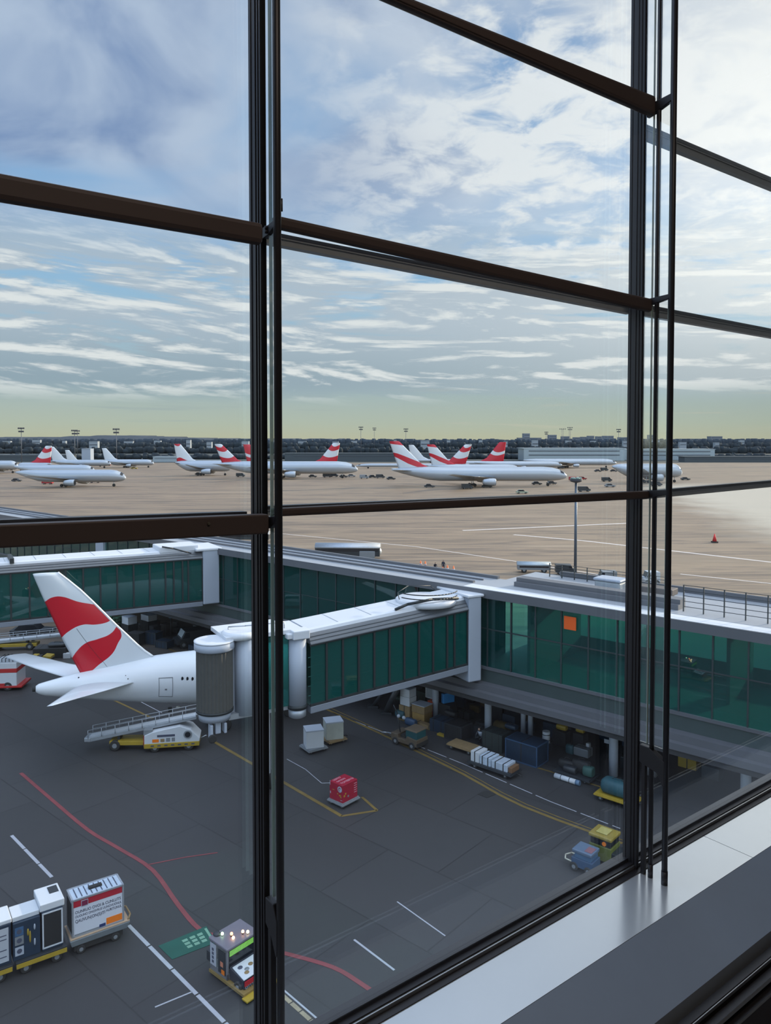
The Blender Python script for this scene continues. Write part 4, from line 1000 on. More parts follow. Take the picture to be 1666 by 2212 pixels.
def crate(loc, rz, dim, m, label, name='cargo_box', cat='box', group=None, trim=None, straps=0, lid=None, bevel=.02):
    p = thing(name, loc, rz, label, cat, group); a, b_, c = dim
    MB().b2(-a / 2, a / 2, -b_ / 2, b_ / 2, 0, c).build('body', m, p, bevel)
    if lid: MB().b2(-a / 2 - .012, a / 2 + .012, -b_ / 2 - .012, b_ / 2 + .012, c * .93, c + .012).build('lid', lid, p, .01)
    if trim:
        mb = MB(); e = .035
        for x in (-a / 2, a / 2):
            for y in (-b_ / 2, b_ / 2): mb.b2(x - e, x + e, y - e, y + e, 0, c)
        for z in (e, c - e):
            for y in (-b_ / 2, b_ / 2): mb.b2(-a / 2, a / 2, y - e, y + e, z - e, z + e)
            for x in (-a / 2, a / 2): mb.b2(x - e, x + e, -b_ / 2, b_ / 2, z - e, z + e)
        mb.build('corner_trim', trim, p)
    for k in range(straps):
        x = -a / 2 + a * (k + .5) / straps
        MB().b2(x - .03, x + .03, -b_ / 2 - .012, b_ / 2 + .012, .0, c + .012).build('strap', rubber, p)
    return p
def suitcase(loc, rz, dim, m, label, cat='suitcase'):
    p = thing('suitcase', loc, rz, label, cat, 'luggage piled under the pier'); a, b_, c = dim
    MB().b2(-a / 2, a / 2, -b_ / 2, b_ / 2, 0.03, c).build('shell', m, p, .05)
    MB().b2(-a / 2 - .01, a / 2 + .01, -.015, .015, .03, c + .01).build('zip_band', rubber, p)
    MB().pipe([(-a * .2, 0, c), (-a * .2, 0, c + .07), (a * .2, 0, c + .07), (a * .2, 0, c)], .018).build('handle', rubber, p)
    return p
def bag(loc, rz, dim, m, label):
    p = thing('holdall', loc, rz, label, 'bag', 'luggage piled under the pier'); a, b_, c = dim
    mb = MB(); n = 14
    mb.loft([[(x, b_ / 2 * k * math.copysign(abs(math.cos(2 * PI * i / n)) ** .6, math.cos(2 * PI * i / n)), c / 2 + c / 2 * k * math.copysign(abs(math.sin(2 * PI * i / n)) ** .6, math.sin(2 * PI * i / n))) for i in range(n)] for x, k in ((-a / 2, .75), (-a * .42, .97), (0, 1), (a * .42, .97), (a / 2, .75))])
    mb.build('fabric_body', m, p)
    MB().pipe([(-a * .2, 0, c * .98), (-a * .12, 0, c + .1), (a * .12, 0, c + .1), (a * .2, 0, c * .98)], .015).build('handle', rubber, p)
    return p
EA = math.atan2(.57, .82)         # direction of the trains at lower left
QA = math.atan2(PQ.y, PQ.x)
# --- lower left: container train
def frame_pt(o, ang, x, y, z=0): return Vector(o) + Vector((math.cos(ang) * x - math.sin(ang) * y, math.sin(ang) * x + math.cos(ang) * y, z))
TO = G(158, 2066)                 # ground point under the near left corner of the lettered container
def T(x, y, z=0): return frame_pt(TO, EA, x, y, z)
d = thing('container_dolly', T(.95, .45), EA, 'grey low dolly carrying the white lettered container', 'dolly')
mb = MB(); mb.hexa([(-1.0, -.50, .38), (1.10, -.50, .38), (1.10, .5, .38), (-1.0, .5, .38), (-1.08, -.56, .66), (1.22, -.56, .66), (1.22, .56, .66), (-1.08, .56, .66)]); mb.build('skirt', mat('dolly_grey', (.20, .23, .25), .5, .2, .2, 2), d, .03)
MB().b2(-1.06, 1.2, -.54, .54, .66, .72).build('deck', mat('dolly_edge_tan', (.42, .30, .20), .6, 0, .2, 3), d, .02)
MB().pipe([(1.15, -.5, .72), (1.28, -.3, .80), (1.28, .3, .80), (1.15, .5, .72)], .04).build('stop_bar', woodm, d)
MB().b2(-.9, .95, -.42, .42, .14, .38).build('chassis', rubber, d)
wheels(d, (-.65, .65), (-.4, .4), .17, .14)
c0 = thing('air_cargo_container', T(.96, .44, .72), EA, 'white cargo container with red band, dark lettering and an orange patch', 'cargo container')
a_, b_, h_ = 1.92, .88, 1.46
MB().b2(-a_ / 2, a_ / 2, -b_ / 2, b_ / 2, 0, h_).build('shell', mat('container_white', (.58, .61, .68), .45, 0, .05, 1), c0, .02)
MB().b2(-a_ / 2 - .012, -a_ / 2, -b_ / 2 + .05, b_ / 2 - .05, .08, h_ * .86).build('end_panel', mat('container_end_dark', (.05, .055, .06), .5, 0, .2, 3), c0)
mb = MB()
for x in (-a_ / 2, a_ / 2):
    for y in (-b_ / 2, b_ / 2): mb.b2(x - .03, x + .03, y - .03, y + .03, 0, h_)
for z in (.02, h_ - .01):
    for y in (-b_ / 2, b_ / 2): mb.b2(-a_ / 2, a_ / 2, y - .03, y + .03, z - .03, z + .03)
    for x in (-a_ / 2, a_ / 2): mb.b2(x - .03, x + .03, -b_ / 2, b_ / 2, z - .03, z + .03)
mb.build('corner_frame', galv, c0)
MB().b2(-a_ / 2 + .04, a_ / 2 - .04, -b_ / 2 - .008, -b_ / 2, h_ - .30, h_ - .06).build('red_band', mat('band_red', (.38, .012, .03), .5), c0)
MB().b2(-a_ / 2 + .32, -a_ / 2 + .58, -b_ / 2 - .016, -b_ / 2 - .008, h_ - .34, h_ - .09).build('emblem_plate', whitep, c0)
MB().b2(-a_ / 2 + .34, -a_ / 2 + .56, -b_ / 2 - .022, -b_ / 2 - .016, h_ - .31, h_ - .12).build('emblem', mat('emblem_maroon', (.16, .01, .05), .5), c0)
MB().b2(.30, a_ / 2 - .05, -b_ / 2 - .008, -b_ / 2, .07, .33).build('orange_patch', orange, c0)
MB().b2(.03, .27, -b_ / 2 - .008, -b_ / 2, .02, .17).build('blue_patch', mat('patch_navy', (.01, .03, .12), .5), c0)
MB().b2(-a_ / 2 + .06, .03, -b_ / 2 - .006, -b_ / 2, .05, .10).build('grey_stripe', paintg, c0)
for j, (tx, sz, z, x0) in enumerate((('OUNRUO OVOI & CUNLLITS', .135, .90, -.87), ('OUOUNO ONOIVRUS UUNOVUONUL', .108, .745, -.87), ('QAUVUN(ON(S)ITI', .145, .545, -.87), ('HURITUNUL', .12, .585, .29))):
    o_ = text(tx, sz, inkm, c0, (x0, -b_ / 2 - .002, z), (PI / 2, 0, 0), 'lettering', .003)
    o_.scale.x = min(1.0, (.60 if x0 > 0 else 1.76 if j < 2 else 1.12) / o_.dimensions.x); o_.scale.y = 1.18
mb = MB()
for k in range(9): mb.b2(-a_ / 2 + .18 + k * .19, -a_ / 2 + .215 + k * .19, -b_ / 2 + .1, b_ / 2 - .1, h_, h_ + .02)
mb.build('roof_rib', inkm, c0)
MB().b2(-.25, .25, -.05, .12, h_, h_ + .08).build('roof_bracket', rubber, c0)
MB().b2(-a_ / 2 + .05, a_ / 2 - .05, -b_ / 2 + .05, b_ / 2 - .05, h_ - .01, h_ + .006).build('roof_sheet', mat('roof_pale_blue', (.42, .50, .60), .4, 0, .2, 4), c0)
def wagon(x0, x1, label, m=painty):
    d = thing('container_dolly', T((x0 + x1) / 2, .5), EA, label, 'dolly'); L = (x1 - x0) / 2
    MB().b2(-L, L, -.58, .58, .42, .56).build('deck', paintd, d, .01); MB().b2(-L * .98, L * .98, -.60, -.56, .34, .50).build('side_rail', m, d)
    MB().b2(-L * .9, L * .9, -.4, .4, .2, .42).build('chassis', rubber, d); wheels(d, (-L * .6, L * .6), (-.42, .42), .2, .14)
wagon(-2.02, -.22, 'dark dolly with a yellow side rail under the dark glazed cargo cabinet')
wagon(-4.2, -2.12, 'dark dolly with a yellow side rail at the left edge under the white panel unit')
u = thing('cargo_cabinet', T(-.70, .62, .56), EA, 'dark cargo cabinet with a pale frame and white boxed top', 'cargo container')
MB().b2(-.38, .36, -.55, .42, 0, 1.50).build('shell', navy, u, .02)
mb = MB()
for x in (-.35, .33): mb.b2(x - .025, x + .025, -.575, -.55, .1, 1.46)
for z in (.12, 1.44): mb.b2(-.35, .33, -.575, -.55, z - .025, z + .025)
mb.build('door_frame', paintw, u)
MB().b2(-.31, .29, -.562, -.55, .16, 1.40).build('door_panel', blackb, u)
MB().b2(-.44, .44, -.50, .75, 1.5, 1.78).build('top_box', paintw, u, .03); MB().b2(.02, .36, .1, .6, 1.78, 1.79).build('top_hatch', paintd, u)
u = thing('cargo_cabinet', T(-1.62, .60, .56), EA, 'navy cargo unit with three pale square panels, between two taller units', 'cargo container')
MB().b2(-.46, .48, -.52, .42, 0, 1.42).build('shell', navy, u, .02)
MB().b2(-.46, .48, -.40, .42, 1.42, 1.60).build('top_box', paintw, u, .02)
for z, m in ((.18, whitep), (.58, paintg), (.92, mat('panel_blue', (.04, .10, .2), .5, 0, .6, 8))):
    q = MB().b2(-.40, -.10, -.535, -.52, z, z + .32).build('square_panel', m, u)
    MB().tube((-.25, -.54, z + .16), (-.25, -.535, z + .16), .09, n=16).build('panel_mark', inkm if m is not inkm else whitep, q)
for x, z, hh in ((.12, .5, .5), (.28, .35, .3), (.28, .95, .25), (.05, .8, .3)):
    MB().ellipsoid((x, -.53, z + hh / 2), (.035, .03, hh / 2), 8, 6).build('hanging_strap', whitep if x > .2 else painty, u)
u = thing('cargo_cabinet', T(-2.95, .60, .56), EA, 'tall pale grey cargo unit cut by the left edge of the photo', 'cargo container')
MB().b2(-.85, .80, -.52, .42, 0, 1.50).build('shell', navy, u, .02); MB().b2(-.8, .72, -.535, -.52, .12, 1.38).build('front_panel', mat('container_pale', (.40, .43, .48), .5, 0, .08, 2), u)
MB().b2(-.9, .84, -.5, .5, 1.5, 1.66).build('top_box', paintw, u, .03)
for z, w_ in ((1.1, .5), (.95, .6), (.55, .35), (.3, .55)): MB().b2(.65 - w_, .65, -.54, -.535, z, z + .035).build('print_line', inkm, u)
# --- tug with lit beacons
GO = G(491, 2131)
def ga(x, y, z=0): return frame_pt(GO, PANG, x, y, z)
k = thing('baggage_tug', GO, PANG, 'grey cab tug with glowing beacons beside the green apron marking', 'tug')
cabm = mat('cab_grey', (.20, .20, .22), .4, .2, .1, 2)
mb = MB()
for x in (-1.0, -.04):
    for y in (.04, 1.36): mb.b2(x - .04, x + .04, y - .04, y + .04, .2, 1.32)
mb.b2(-1.0, 0, 0, 1.4, .2, .42); mb.build('cab_frame', cabm, k, .01)
MB().b2(-1.08, .06, -.04, 1.44, 1.30, 1.40).build('cab_roof', mat('roof_mauve_grey', (.16, .15, .18), .4), k, .03)
MB().b2(-.01, .015, .08, 1.32, .62, 1.28).build('windscreen', darkglass, k)
refl = mat('green_reflection', (.16, .42, .05), .3, 0, .7, 9, emit=((.35, .8, .2), .25))  # green windscreen reflection, painted on and made to glow faintly
MB().hexa([(.016, .1, 1.06), (.03, .1, 1.06), (.03, 1.30, 1.06), (.016, 1.30, 1.06), (.016, .1, 1.26), (.03, .1, 1.26), (.03, 1.30, 1.26), (.016, 1.30, 1.26)]).build('windscreen_reflection', refl, k)
MB().b2(-.98, -.62, -.035, -.005, .45, 1.25).build('side_panel', mat('side_pale', (.42, .43, .48), .4), k); MB().b2(-.50, -.08, -.03, -.005, .35, 1.2).build('door', paintd, k)
for z in (.55, .7, .85, 1.0): MB().b2(-.86, -.76, -.045, -.034, z, z + .1).build('print_block', inkm, k)
MB().b2(-.36, -.2, -.04, -.03, .62, .8).build('warning_sticker', mat('salmon', (.55, .2, .12), .5), k); MB().b2(-.3, -.12, -.04, -.03, .36, .52).build('warning_sticker', orange, k)
mb = MB(); mb.hexa([(0, .1, .2), (.85, .1, .2), (.85, 1.3, .2), (0, 1.3, .2), (0, .1, .68), (.80, .1, .52), (.80, 1.3, .52), (0, 1.3, .68)]); mb.build('hood', mat('hood_navy', (.03, .035, .05), .4), k, .03)
mb = MB(); mb.hexa([(.12, .14, .66), (.84, .10, .535), (.84, 1.3, .535), (.12, 1.26, .66), (.12, .14, .70), (.86, .10, .58), (.86, 1.3, .58), (.12, 1.26, .70)]); mb.build('hood_tray', paintw, k, .02)
for i, (x, y) in enumerate(((.3, .35), (.5, .5), (.4, .75), (.6, .9), (.45, 1.1), (.62, .4))): MB().ellipsoid((x, y, .68 - x * .17 + .02), (.10, .12, .05), 8, 6).build('tray_item', (inkm, paintg, woodm)[i % 3], k)
MB().b2(.85, .885, .12, 1.3, .33, .50).build('red_band', mat('band_red', (.38, .012, .03), .5), k)
text('OTTTUVL TOTEIV', .15, whitep, k, (.856, .15, .21), (PI / 2, 0, PI / 2), 'lettering', .004)
MB().b2(-1.05, 1.02, -.05, 1.4, .10, .2).build('running_board', mat('board_ochre', (.22, .15, .05), .6, 0, .3, 3), k)
MB().b2(1.0, 1.30, -.12, 1.35, .06, .12).build('yellow_step', painty, k, .01)
for x, y, z, col, nm in ((-.45, .55, 1.49, (1, .30, .12), 'beacon'), (-.28, .50, 1.44, (1, .62, .35), 'beacon'), (-.25, .92, 1.48, (1, .45, .2), 'beacon'), (-.12, 1.05, 1.46, (1, .75, .4), 'beacon'), (-.75, .35, 1.46, (.55, .9, .5), 'beacon')):
    q = MB().tube((x, y, 1.40), (x, y, z - .02), .035, n=10).build('beacon_base', rubber, k)
    MB().ellipsoid((x, y, z + .01), (.055, .055, .06)).build('beacon_lamp', mat('beacon_%d' % int(col[1] * 100), col, .3, 0, 0, 1, emit=(col, 6.0)), q)
MB().ellipsoid((-.95, .25, 1.42), (.16, .14, .09)).build('roof_lump', paintd, k); MB().b2(-1.25, -1.05, .0, .3, .45, .8).build('rear_box', paintd, k)
wheels(k, (-.75, .55), (.12, 1.25), .2, .18)
# --- red container
RO = G(740, 1748)
dolly(frame_pt(RO, PANG, -.5, .6), PANG + PI, 'low grey dolly under the red crate in the middle of the apron', 1.12, 1.3, .30, paintg)
rc = thing('air_cargo_container', frame_pt(RO, PANG, -.5, .6, .30), PANG, 'red crate with a white round emblem and pale print on its lid', 'cargo container')
MB().b2(-.5, .5, -.58, .58, 0, .96).build('shell', mat('crate_red', (.30, .008, .03), .45, 0, .15, 2), rc, .015)
text('TOTESTO', .22, mat('pink_print', (.55, .30, .36), .6), rc, (.30, -.45, .961), (0, 0, PI / 2), 'lettering', .003)
text('OSTESO', .18, MATS['pink_print'], rc, (-.02, -.45, .961), (0, 0, PI / 2), 'lettering', .003)
text('LESTO', .2, MATS['pink_print'], rc, (-.30, -.45, .961), (0, 0, PI / 2), 'lettering', .003)
mb = MB(); mb.loft([mb.ring((.28, -.58 + dy, .70), .16, (0, 1, 0), 24) for dy in (-.010, .01)], 0, False); em = mb.build('round_emblem', whitep, rc)
MB().pipe([(.28 + .08 * math.cos(t_ * .5) * (1 - t_ * .02), -.595, .70 + .09 * math.sin(t_ * .5)) for t_ in range(1, 10)], .018).build('emblem_stroke', mat('crate_red_deep', (.2, .005, .02), .5), em)
for (x, z, w_, h2, m) in ((.30, .34, .16, .05, painty), (.36, .26, .10, .04, painty), (.12, .40, .07, .05, painty), (.40, .12, .14, .02, whitep), (-.46, .75, .03, .25, whitep), (-.43, .30, .05, .12, whitep), (-.2, .55, .14, .02, painty)):
    MB().b2(x - w_ / 2, x + w_ / 2, -.588, -.58, z, z + h2).build('print_block', m, rc)
for (y, z, r, m) in ((-.45, .36, .06, painty), (-.35, .46, .05, painty), (-.15, .26, .06, paintg)): MB().tube((.50, y, z), (.506, y, z), r, n=14).build('print_dot', m, rc)
for z in (.3, .42, .54, .66, .78): MB().b2(.50, .506, .30, .52, z, z + .03).build('print_line', MATS['pink_print'], rc)
# --- two white crates left of centre
for (px, py, s, lb, lb2, m) in ((669, 1622, 1.14, 'white square crate with dark marks, left of two right of the left mullion', 'low dolly under the left one of two white crates', paintw), (712, 1603, 1.16, 'white crate with a stained side, right and behind of two', 'low brown dolly under the right one of two white crates', mat('crate_stained', (.40, .42, .38), .6, 0, .35, 1.5))):
    o = G(px, py) + PQ * .35; dolly(o, EA, lb2, 1.3, 1.25, .26, woodm if m is not paintw else paintg)
    crate(o + Vector((0, 0, .26)), EA - .32, (s, s * .92, s * 1.0), m, lb, lid=whitep)
for i, (x, z) in enumerate(((-.35, .35), (-.1, .9), (.3, .5))): pass
# --- white ground power unit and belt loader at the plane
v = thing('ground_power_unit', G(374, 1614), .16, 'white and yellow ground unit with a round side window under the tail', 'service vehicle')
profile_body(v, [(-1.7, .35), (1.7, .35), (1.75, .75), (1.2, 1.35), (.5, 1.6), (-.4, 1.45), (-1.2, 1.3), (-1.7, 1.1)], 1.4, paintw)
MB().b2(-1.72, 1.72, -.73, .73, .28, .58).build('yellow_skirt', painty, v, .03)
for i in range(7): MB().b2(-1.3 + i * .42, -1.1 + i * .42, -.745, -.73, .40, .48).build('print_block', inkm, v)
MB().b2(-1.76, -1.66, -.6, .6, .4, 1.05).build('rear_grille', paintr, v); MB().b2(-1.75, -1.2, -.6, .6, 1.1, 1.42).build('rear_rack', paintg, v)
mb = MB(); mb.loft([mb.ring((1.0, -.70 - dy, 1.05), r, (0, 1, 0), 20) for dy, r in ((0, .27), (.05, .25))], 0, False); q = mb.build('round_window', paintg, v); MB().tube((1.0, -.755, 1.05), (1.0, -.745, 1.05), .18, n=18).build('pane', darkglass, q)
for (x0, x1, z0, z1, m) in ((-.9, .2, .98, 1.12, inkm), (-1.2, -.8, .65, .85, orange), (-.7, -.45, .66, .86, woodm), (-.35, -.1, .66, .9, paintg), (.0, .2, .66, .9, paintg)): MB().b2(x0, x1, -.715, -.70, z0, z1).build('side_marking', m, v)
wheels(v, (-1.05, 1.05), (-.6, .6), .3, .2)
MB().pipe([(1.7, -.2, .55), (2.1, -.25, .75), (2.2, 0, .6)], .03).build('tow_loop', galv, v)
def belt_loader(loc, rz, label, L, z0, z1, rails=True):
    p = thing('belt_loader', loc, rz, label, 'belt loader'); a = -L / 2; n = 9
    def zz(x): return z0 + (z1 - z0) * (x + L / 2) / L
    MB().hexa([(a, -.42, z0 - .28), (-a, -.42, z1 - .2), (-a, .42, z1 - .2), (a, .42, z0 - .28), (a, -.42, z0), (-a, -.42, z1), (-a, .42, z1), (a, .42, z0)]).build('boom', galv, p, .02)
    MB().hexa([(a, -.32, z0), (-a, -.32, z1), (-a, .32, z1), (a, .32, z0), (a, -.32, z0 + .03), (-a, -.32, z1 + .03), (-a, .32, z1 + .03), (a, .32, z0 + .03)]).build('belt', mat('belt_pale', (.45, .48, .52), .5), p)
    if rails:
        for s in (-.45, .45):
            for i in range(n): x = a + L * i / (n - 1); MB().tube((x, s, zz(x) - .05), (x, s, zz(x) + .5), .02, n=6).build('rail_post', galv, p)
            for dz in (.28, .5): MB().tube((a, s, z0 + dz), (-a, s, z1 + dz), .018, n=6).build('guard_rail', galv, p)
    MB().b2(a - .25, a + .15, -.45, .45, z0 - .25, z0 + .02).build('end_roller', galv, p, .03)
    MB().b2(a * .6, -a * .25, -.55, .55, .35, .62).build('chassis', painty, p, .02)
    for x in (a * .45, -a * .05): MB().b2(x - .08, x + .08, -.3, .3, .5, zz(x) - .2).build('lift_arm', paintd, p)
    wheels(p, (a * .5, -a * .12), (-.5, .5), .34, .22)
    return p
belt_loader(G(312, 1614), .03, 'silver railed belt loader sloping up to the belly of the parked plane', 6.9, .80, 2.15)
belt_loader(G(50, 1404) + Vector((0, .4, 0)), .14, 'silver railed conveyor behind the tail fin at the left edge', 9.6, .75, 1.45)
# --- red and white bus at the left edge
v = thing('apron_bus', G(-12, 1492) + Vector((0, .8, 0)), .1, 'white vehicle with two red bands cut by the left edge', 'bus')
MB().b2(-2.2, 1.7, -1.0, 1.0, .3, 2.25).build('body', paintw, v, .06); MB().b2(-2.22, 1.72, -1.02, 1.02, 1.45, 1.8).build('red_band', mat('bus_red', (.42, .02, .02), .4), v, .04); MB().b2(-2.2, 2.1, -1.05, 1.05, .25, .42).build('skirt', MATS['bus_red'], v, .03)
MB().b2(-1.2, .8, -1.01, -1.0, .42, .62).build('lower_band', MATS['bus_red'], v)
for i in range(5): MB().pipe([(.2 + i * .28, -.7, 2.25), (.2 + i * .28, -.7, 2.5), (.2 + i * .28, .7, 2.5), (.2 + i * .28, .7, 2.25)], .03, 6).build('roof_rack', paintd, v)
wheels(v, (-1.4, 1.0), (-.9, .9), .35)
# --- right corner: yellow and blue tugs
v = thing('baggage_tug', G(1300, 1864) + PQ * .3, PANG + PI, 'tall yellow-roofed tug at the lower right next to the mullion', 'tug')
MB().b2(-.55, .55, -.5, .5, .2, .9).build('body', mat('olive_green', (.12, .14, .03), .5, 0, .2, 2), v, .03)
MB().b2(-.5, .5, -.47, .47, .9, 1.22).build('cab_glass', darkglass, v, .02)
MB().b2(-.58, .58, -.54, .54, 1.22, 1.38).build('roof', mat('roof_ochre', (.24, .18, .03), .5, 0, .2, 3), v, .05); MB().b2(-.25, .3, -.3, .3, 1.38, 1.44).build('roof_hatch', mat('pale_yellow', (.38, .33, .10), .5), v, .02)
MB().b2(.5, .58, -.3, .0, .35, 1.1).build('side_panel', mat('moss_green', (.2, .25, .08), .5), v); 
mb = MB(); mb.loft([mb.ring((-.2, .51 - .04 * i, 1.05), .1, (0, 1, 0), 14) for i in (0, 1)]); mb.build('round_lamp', orange, v); MB().tube((-.2, -.5, 1.05), (-.2, -.54, 1.05), .1, n=14).build('round_lamp', orange, v)
MB().b2(-1.1, -.5, -.45, .45, .25, .7).build('rear_deck', paintd, v, .03); wheels(v, (-.7, .4), (-.45, .45), .24, .18)
v = thing('baggage_tug', G(1260, 1882) + PQ * .2, PANG + PI, 'small blue tug with a hoop bumper in front of the yellow-roofed one', 'tug')
MB().b2(-.55, .5, -.42, .42, .2, .62).build('body', paintb, v, .03); MB().b2(-.45, .35, -.38, .38, .62, .86).build('cab', mat('cab_blue', (.05, .12, .22), .4, 0, .3, 5), v, .02)
MB().b2(-.52, .46, -.44, .44, .86, 1.02).build('roof', mat('roof_blue', (.085, .13, .20), .4, 0, .25, 3), v, .04); MB().b2(-.45, -.1, -.2, .3, 1.02, 1.035).build('roof_patch', mat('roof_pink', (.2, .09, .11), .5), v)
MB().pipe([(.5, -.35, .35), (.85, -.32, .35), (1.0, 0, .35), (.85, .32, .35), (.5, .35, .35)], .035).build('hoop_bumper', mat('cream_tube', (.5, .48, .38), .5), v); wheels(v, (-.35, .35), (-.38, .38), .2, .16)
o = G(1330, 1736) + PQ * .3; dolly(o, PANG, 'yellow-railed dolly under a teal bag beside the right mullion', 2.2, 1.2, .4, painty); bag(o + Vector((0, 0, .4)), PANG, (1.7, 1.0, .8), mat('teal_cloth', (.022, .08, .10), .6, 0, .3, 2), 'large teal bag on a yellow dolly beside the right mullion')
# --- under the pier
U = PANG
v = tug(G(876, 1612) + PQ * .4, U, 'brown tow tractor with a tall lamp arm at the bend of the yellow line', mat('tractor_brown', (.10, .075, .05), .6, 0, .3, 3), .9, False)
MB().b2(.1, 1.0, -.5, .5, .6, 1.15).build('cab_glass', mat('cab_teal_glass', (.02, .08, .09), .15), v, .03); MB().b2(.05, 1.05, -.56, .56, 1.15, 1.24).build('roof', mat('tractor_roof', (.16, .12, .08), .6), v, .03)
MB().pipe([(-.6, -.2, .7), (-.9, -.2, 2.0), (-1.2, -.2, 2.4)], .035).build('lamp_arm', paintd, v)
for dx in (-.75, -.3): MB().ellipsoid((dx, -.2, 1.75), (.12, .12, .12)).build('work_lamp', whitep, v)
MB().pipe([(-.95, .2, .3), (-2.0, .1, .25), (-2.4, 0, .2)], .05).build('tow_bar', galv, v)
# struts by the bridge
for (a_, b__, lb, r) in (((834, 1542), (858, 1487), 'thick dark inclined strut beside the stacked white boxes', .22), ((806, 1528), (830, 1492), 'thin dark inclined strut under the nearer jet bridge', .13)):
    A = G(*a_); B = AT(b__[0], b__[1], A.y - 1.0)
    p = thing('bridge_strut', A, 0, lb, 'strut'); MB().tube((0, 0, .1), B - A, r, r, 8).build('strut_tube', paintd, p); MB().b2(-.4, .4, -.3, .3, 0, .18).build('foot', paintd, p, .02)
def ub(px, py): return G(px, py)
def stack(px, py, z, rz, dim, m, label, fn=crate, **kw):
    o = ub(px, py); return fn(o + Vector((0, 0, z)), rz, dim, m, label, **kw)
stack(882, 1548, .0, U, (1.0, .9, .90), woodm, 'tan crate at the bottom of the stack with two white boxes', straps=1)
stack(882, 1548, .91, U, (.88, .8, .62), paintw, 'white box on the tan crate, lower of two stacked')
stack(882, 1548, 1.54, U, (.86, .78, .58), paintw, 'white box topmost of the stack on the tan crate', lid=whitep)
stack(912, 1556, .0, U, (1.1, .9, .62), mat('ochre_crate', (.30, .19, .06), .7, 0, .25, 3), 'ochre crate under the white-lidded tan crate')
stack(912, 1556, .63, U, (1.15, .95, .58), woodm, 'tan crate with a white lid on the ochre crate', lid=whitep)
stack(934, 1549, 0, U, (.5, .5, .6), paintr, 'crimson box on the ground right of the ochre crate')
stack(934, 1549, .61, U, (.48, .5, .62), mat('red_orange_box', (.45, .06, .015), .5, 0, .2, 3), 'red-orange box on top of the crimson one')
stack(934, 1542, 1.24, U, (.62, .66, .9), mat('silver_box', (.36, .40, .44), .45, .2, .2, 4), 'silver box with a dark framed window above the red boxes', trim=paintw)
stack(888, 1567, 0, U, (.9, .4, .5), paintb, 'navy bag in front of the tan crates', fn=bag)
stack(866, 1549, 0, U, (.8, .5, .5), mat('teal_cloth', (.04, .14, .17), .6, 0, .3, 2), 'small teal bag at the foot of the thick strut', fn=bag)
stack(918, 1569, 0, U, (2.2, .5, .22), woodm, 'long flat tan board box on the ground in front of the crates', straps=2)
stack(968, 1556, 0, U, (1.0, .9, 1.25), blackb, 'black covered stand carrying the blue suitcase')
stack(968, 1556, 1.26, U + 1.2, (.95, .3, .72), mat('suitcase_blue', (.03, .22, .55), .4, 0, .2, 3), 'bright blue suitcase high on the black stand', fn=suitcase)
stack(955, 1578, 0, U, (1.3, 1.1, .85), navy, 'dark navy luggage bin left of the black one', straps=2)
stack(990, 1594, 0, U, (1.35, 1.2, 1.05), blackb, 'black luggage bin behind the tan flat dolly', straps=2, trim=paintd)
stack(975, 1572, .86, U, (.9, .5, .35), blackb, 'black holdall on top of the bins', fn=bag)
stack(1034, 1592, 0, U, (.7, .5, .8), paintd, 'dark case right of the black luggage bin', fn=suitcase)
stack(962, 1592, 0, U, (1.2, .3, .14), painty, 'yellow pallet edge in front of the black bin', name='pallet', cat='pallet')
d = dolly(ub(1002, 1620), U, 'tan flat empty dolly right of the tow tractor', 1.9, 1.0, .38, woodm)
d = dolly(ub(1068, 1664), U, 'dark dolly loaded with white sheeted parcels', 3.0, 1.2, .36, paintd)
for i, (x, w_, h2, m, lb) in enumerate(((-1.1, .6, .62, paintw, 'white parcel at the left end of the sheeted dolly'), (-.35, .8, .5, mat('parcel_blue_white', (.42, .50, .60), .5, 0, .5, 5), 'blue-white patterned parcel second from left on the sheeted dolly'), (.65, 1.1, .42, mat('parcel_sheet', (.40, .46, .54), .5, 0, .35, 3), 'wide pale sheeted parcel on the dolly with dark marks'))):
    o = ub(1068, 1664) + PD * x + Vector((0, 0, .36)); crate(o, U, (w_, .95, h2), m, lb, straps=2 if i else 1)
crate(ub(1068, 1664) + PD * 1.36 + Vector((0, 0, .36)), U, (.26, .8, .3), mat('brown_box', (.15, .08, .04), .7, 0, .2, 3), 'small brown box at the right end of the sheeted dolly')
stack(1073, 1616, 0, U, (1.5, 1.1, 1.15), mat('bin_black_green', (.02, .03, .03), .6, 0, .3, 3), 'black-green luggage bin behind the yellow suitcase', straps=3)
stack(1067, 1617, 0, U + .2, (.42, .26, .75), painty, 'upright yellow suitcase on the ground in front of a dark bin', fn=suitcase)
p = thing('ground_crew_person', ub(1040, 1606), 0, 'crouching person in dark clothes and a pale top beside the dark bin under the pier', 'person')
stack(1138, 1641, 0, U, (2.2, 1.35, 1.3), navy, 'big navy tarpaulined bin under the pier', straps=1, trim=paintb)
stack(1105, 1612, 1.16, U, (.8, .5, .3), navy, 'navy holdall lying on the dark bin left of the big navy one', fn=bag)
stack(1180, 1622, 0, U, (.55, .5, .55), paintd, 'dark box carrying the white drum')
p = thing('drum', ub(1180, 1622) + Vector((0, 0, .56)), 0, 'white strapped drum on a dark box under the pier', 'drum')
MB().tube((0, 0, 0), (0, 0, .72), .24, n=20).build('drum_body', paintw, p)
for z in (.15, .5): MB().tube((0, 0, z), (0, 0, z + .05), .25, n=20).build('hoop', paintd, p)
stack(1214, 1606, 0, U, (.95, .8, .9), blackb, 'black bin under the left yellow holdall'); stack(1214, 1606, .92, U, (.7, .4, .34), painty, 'yellow holdall on a black bin, left of two yellow ones', fn=bag)
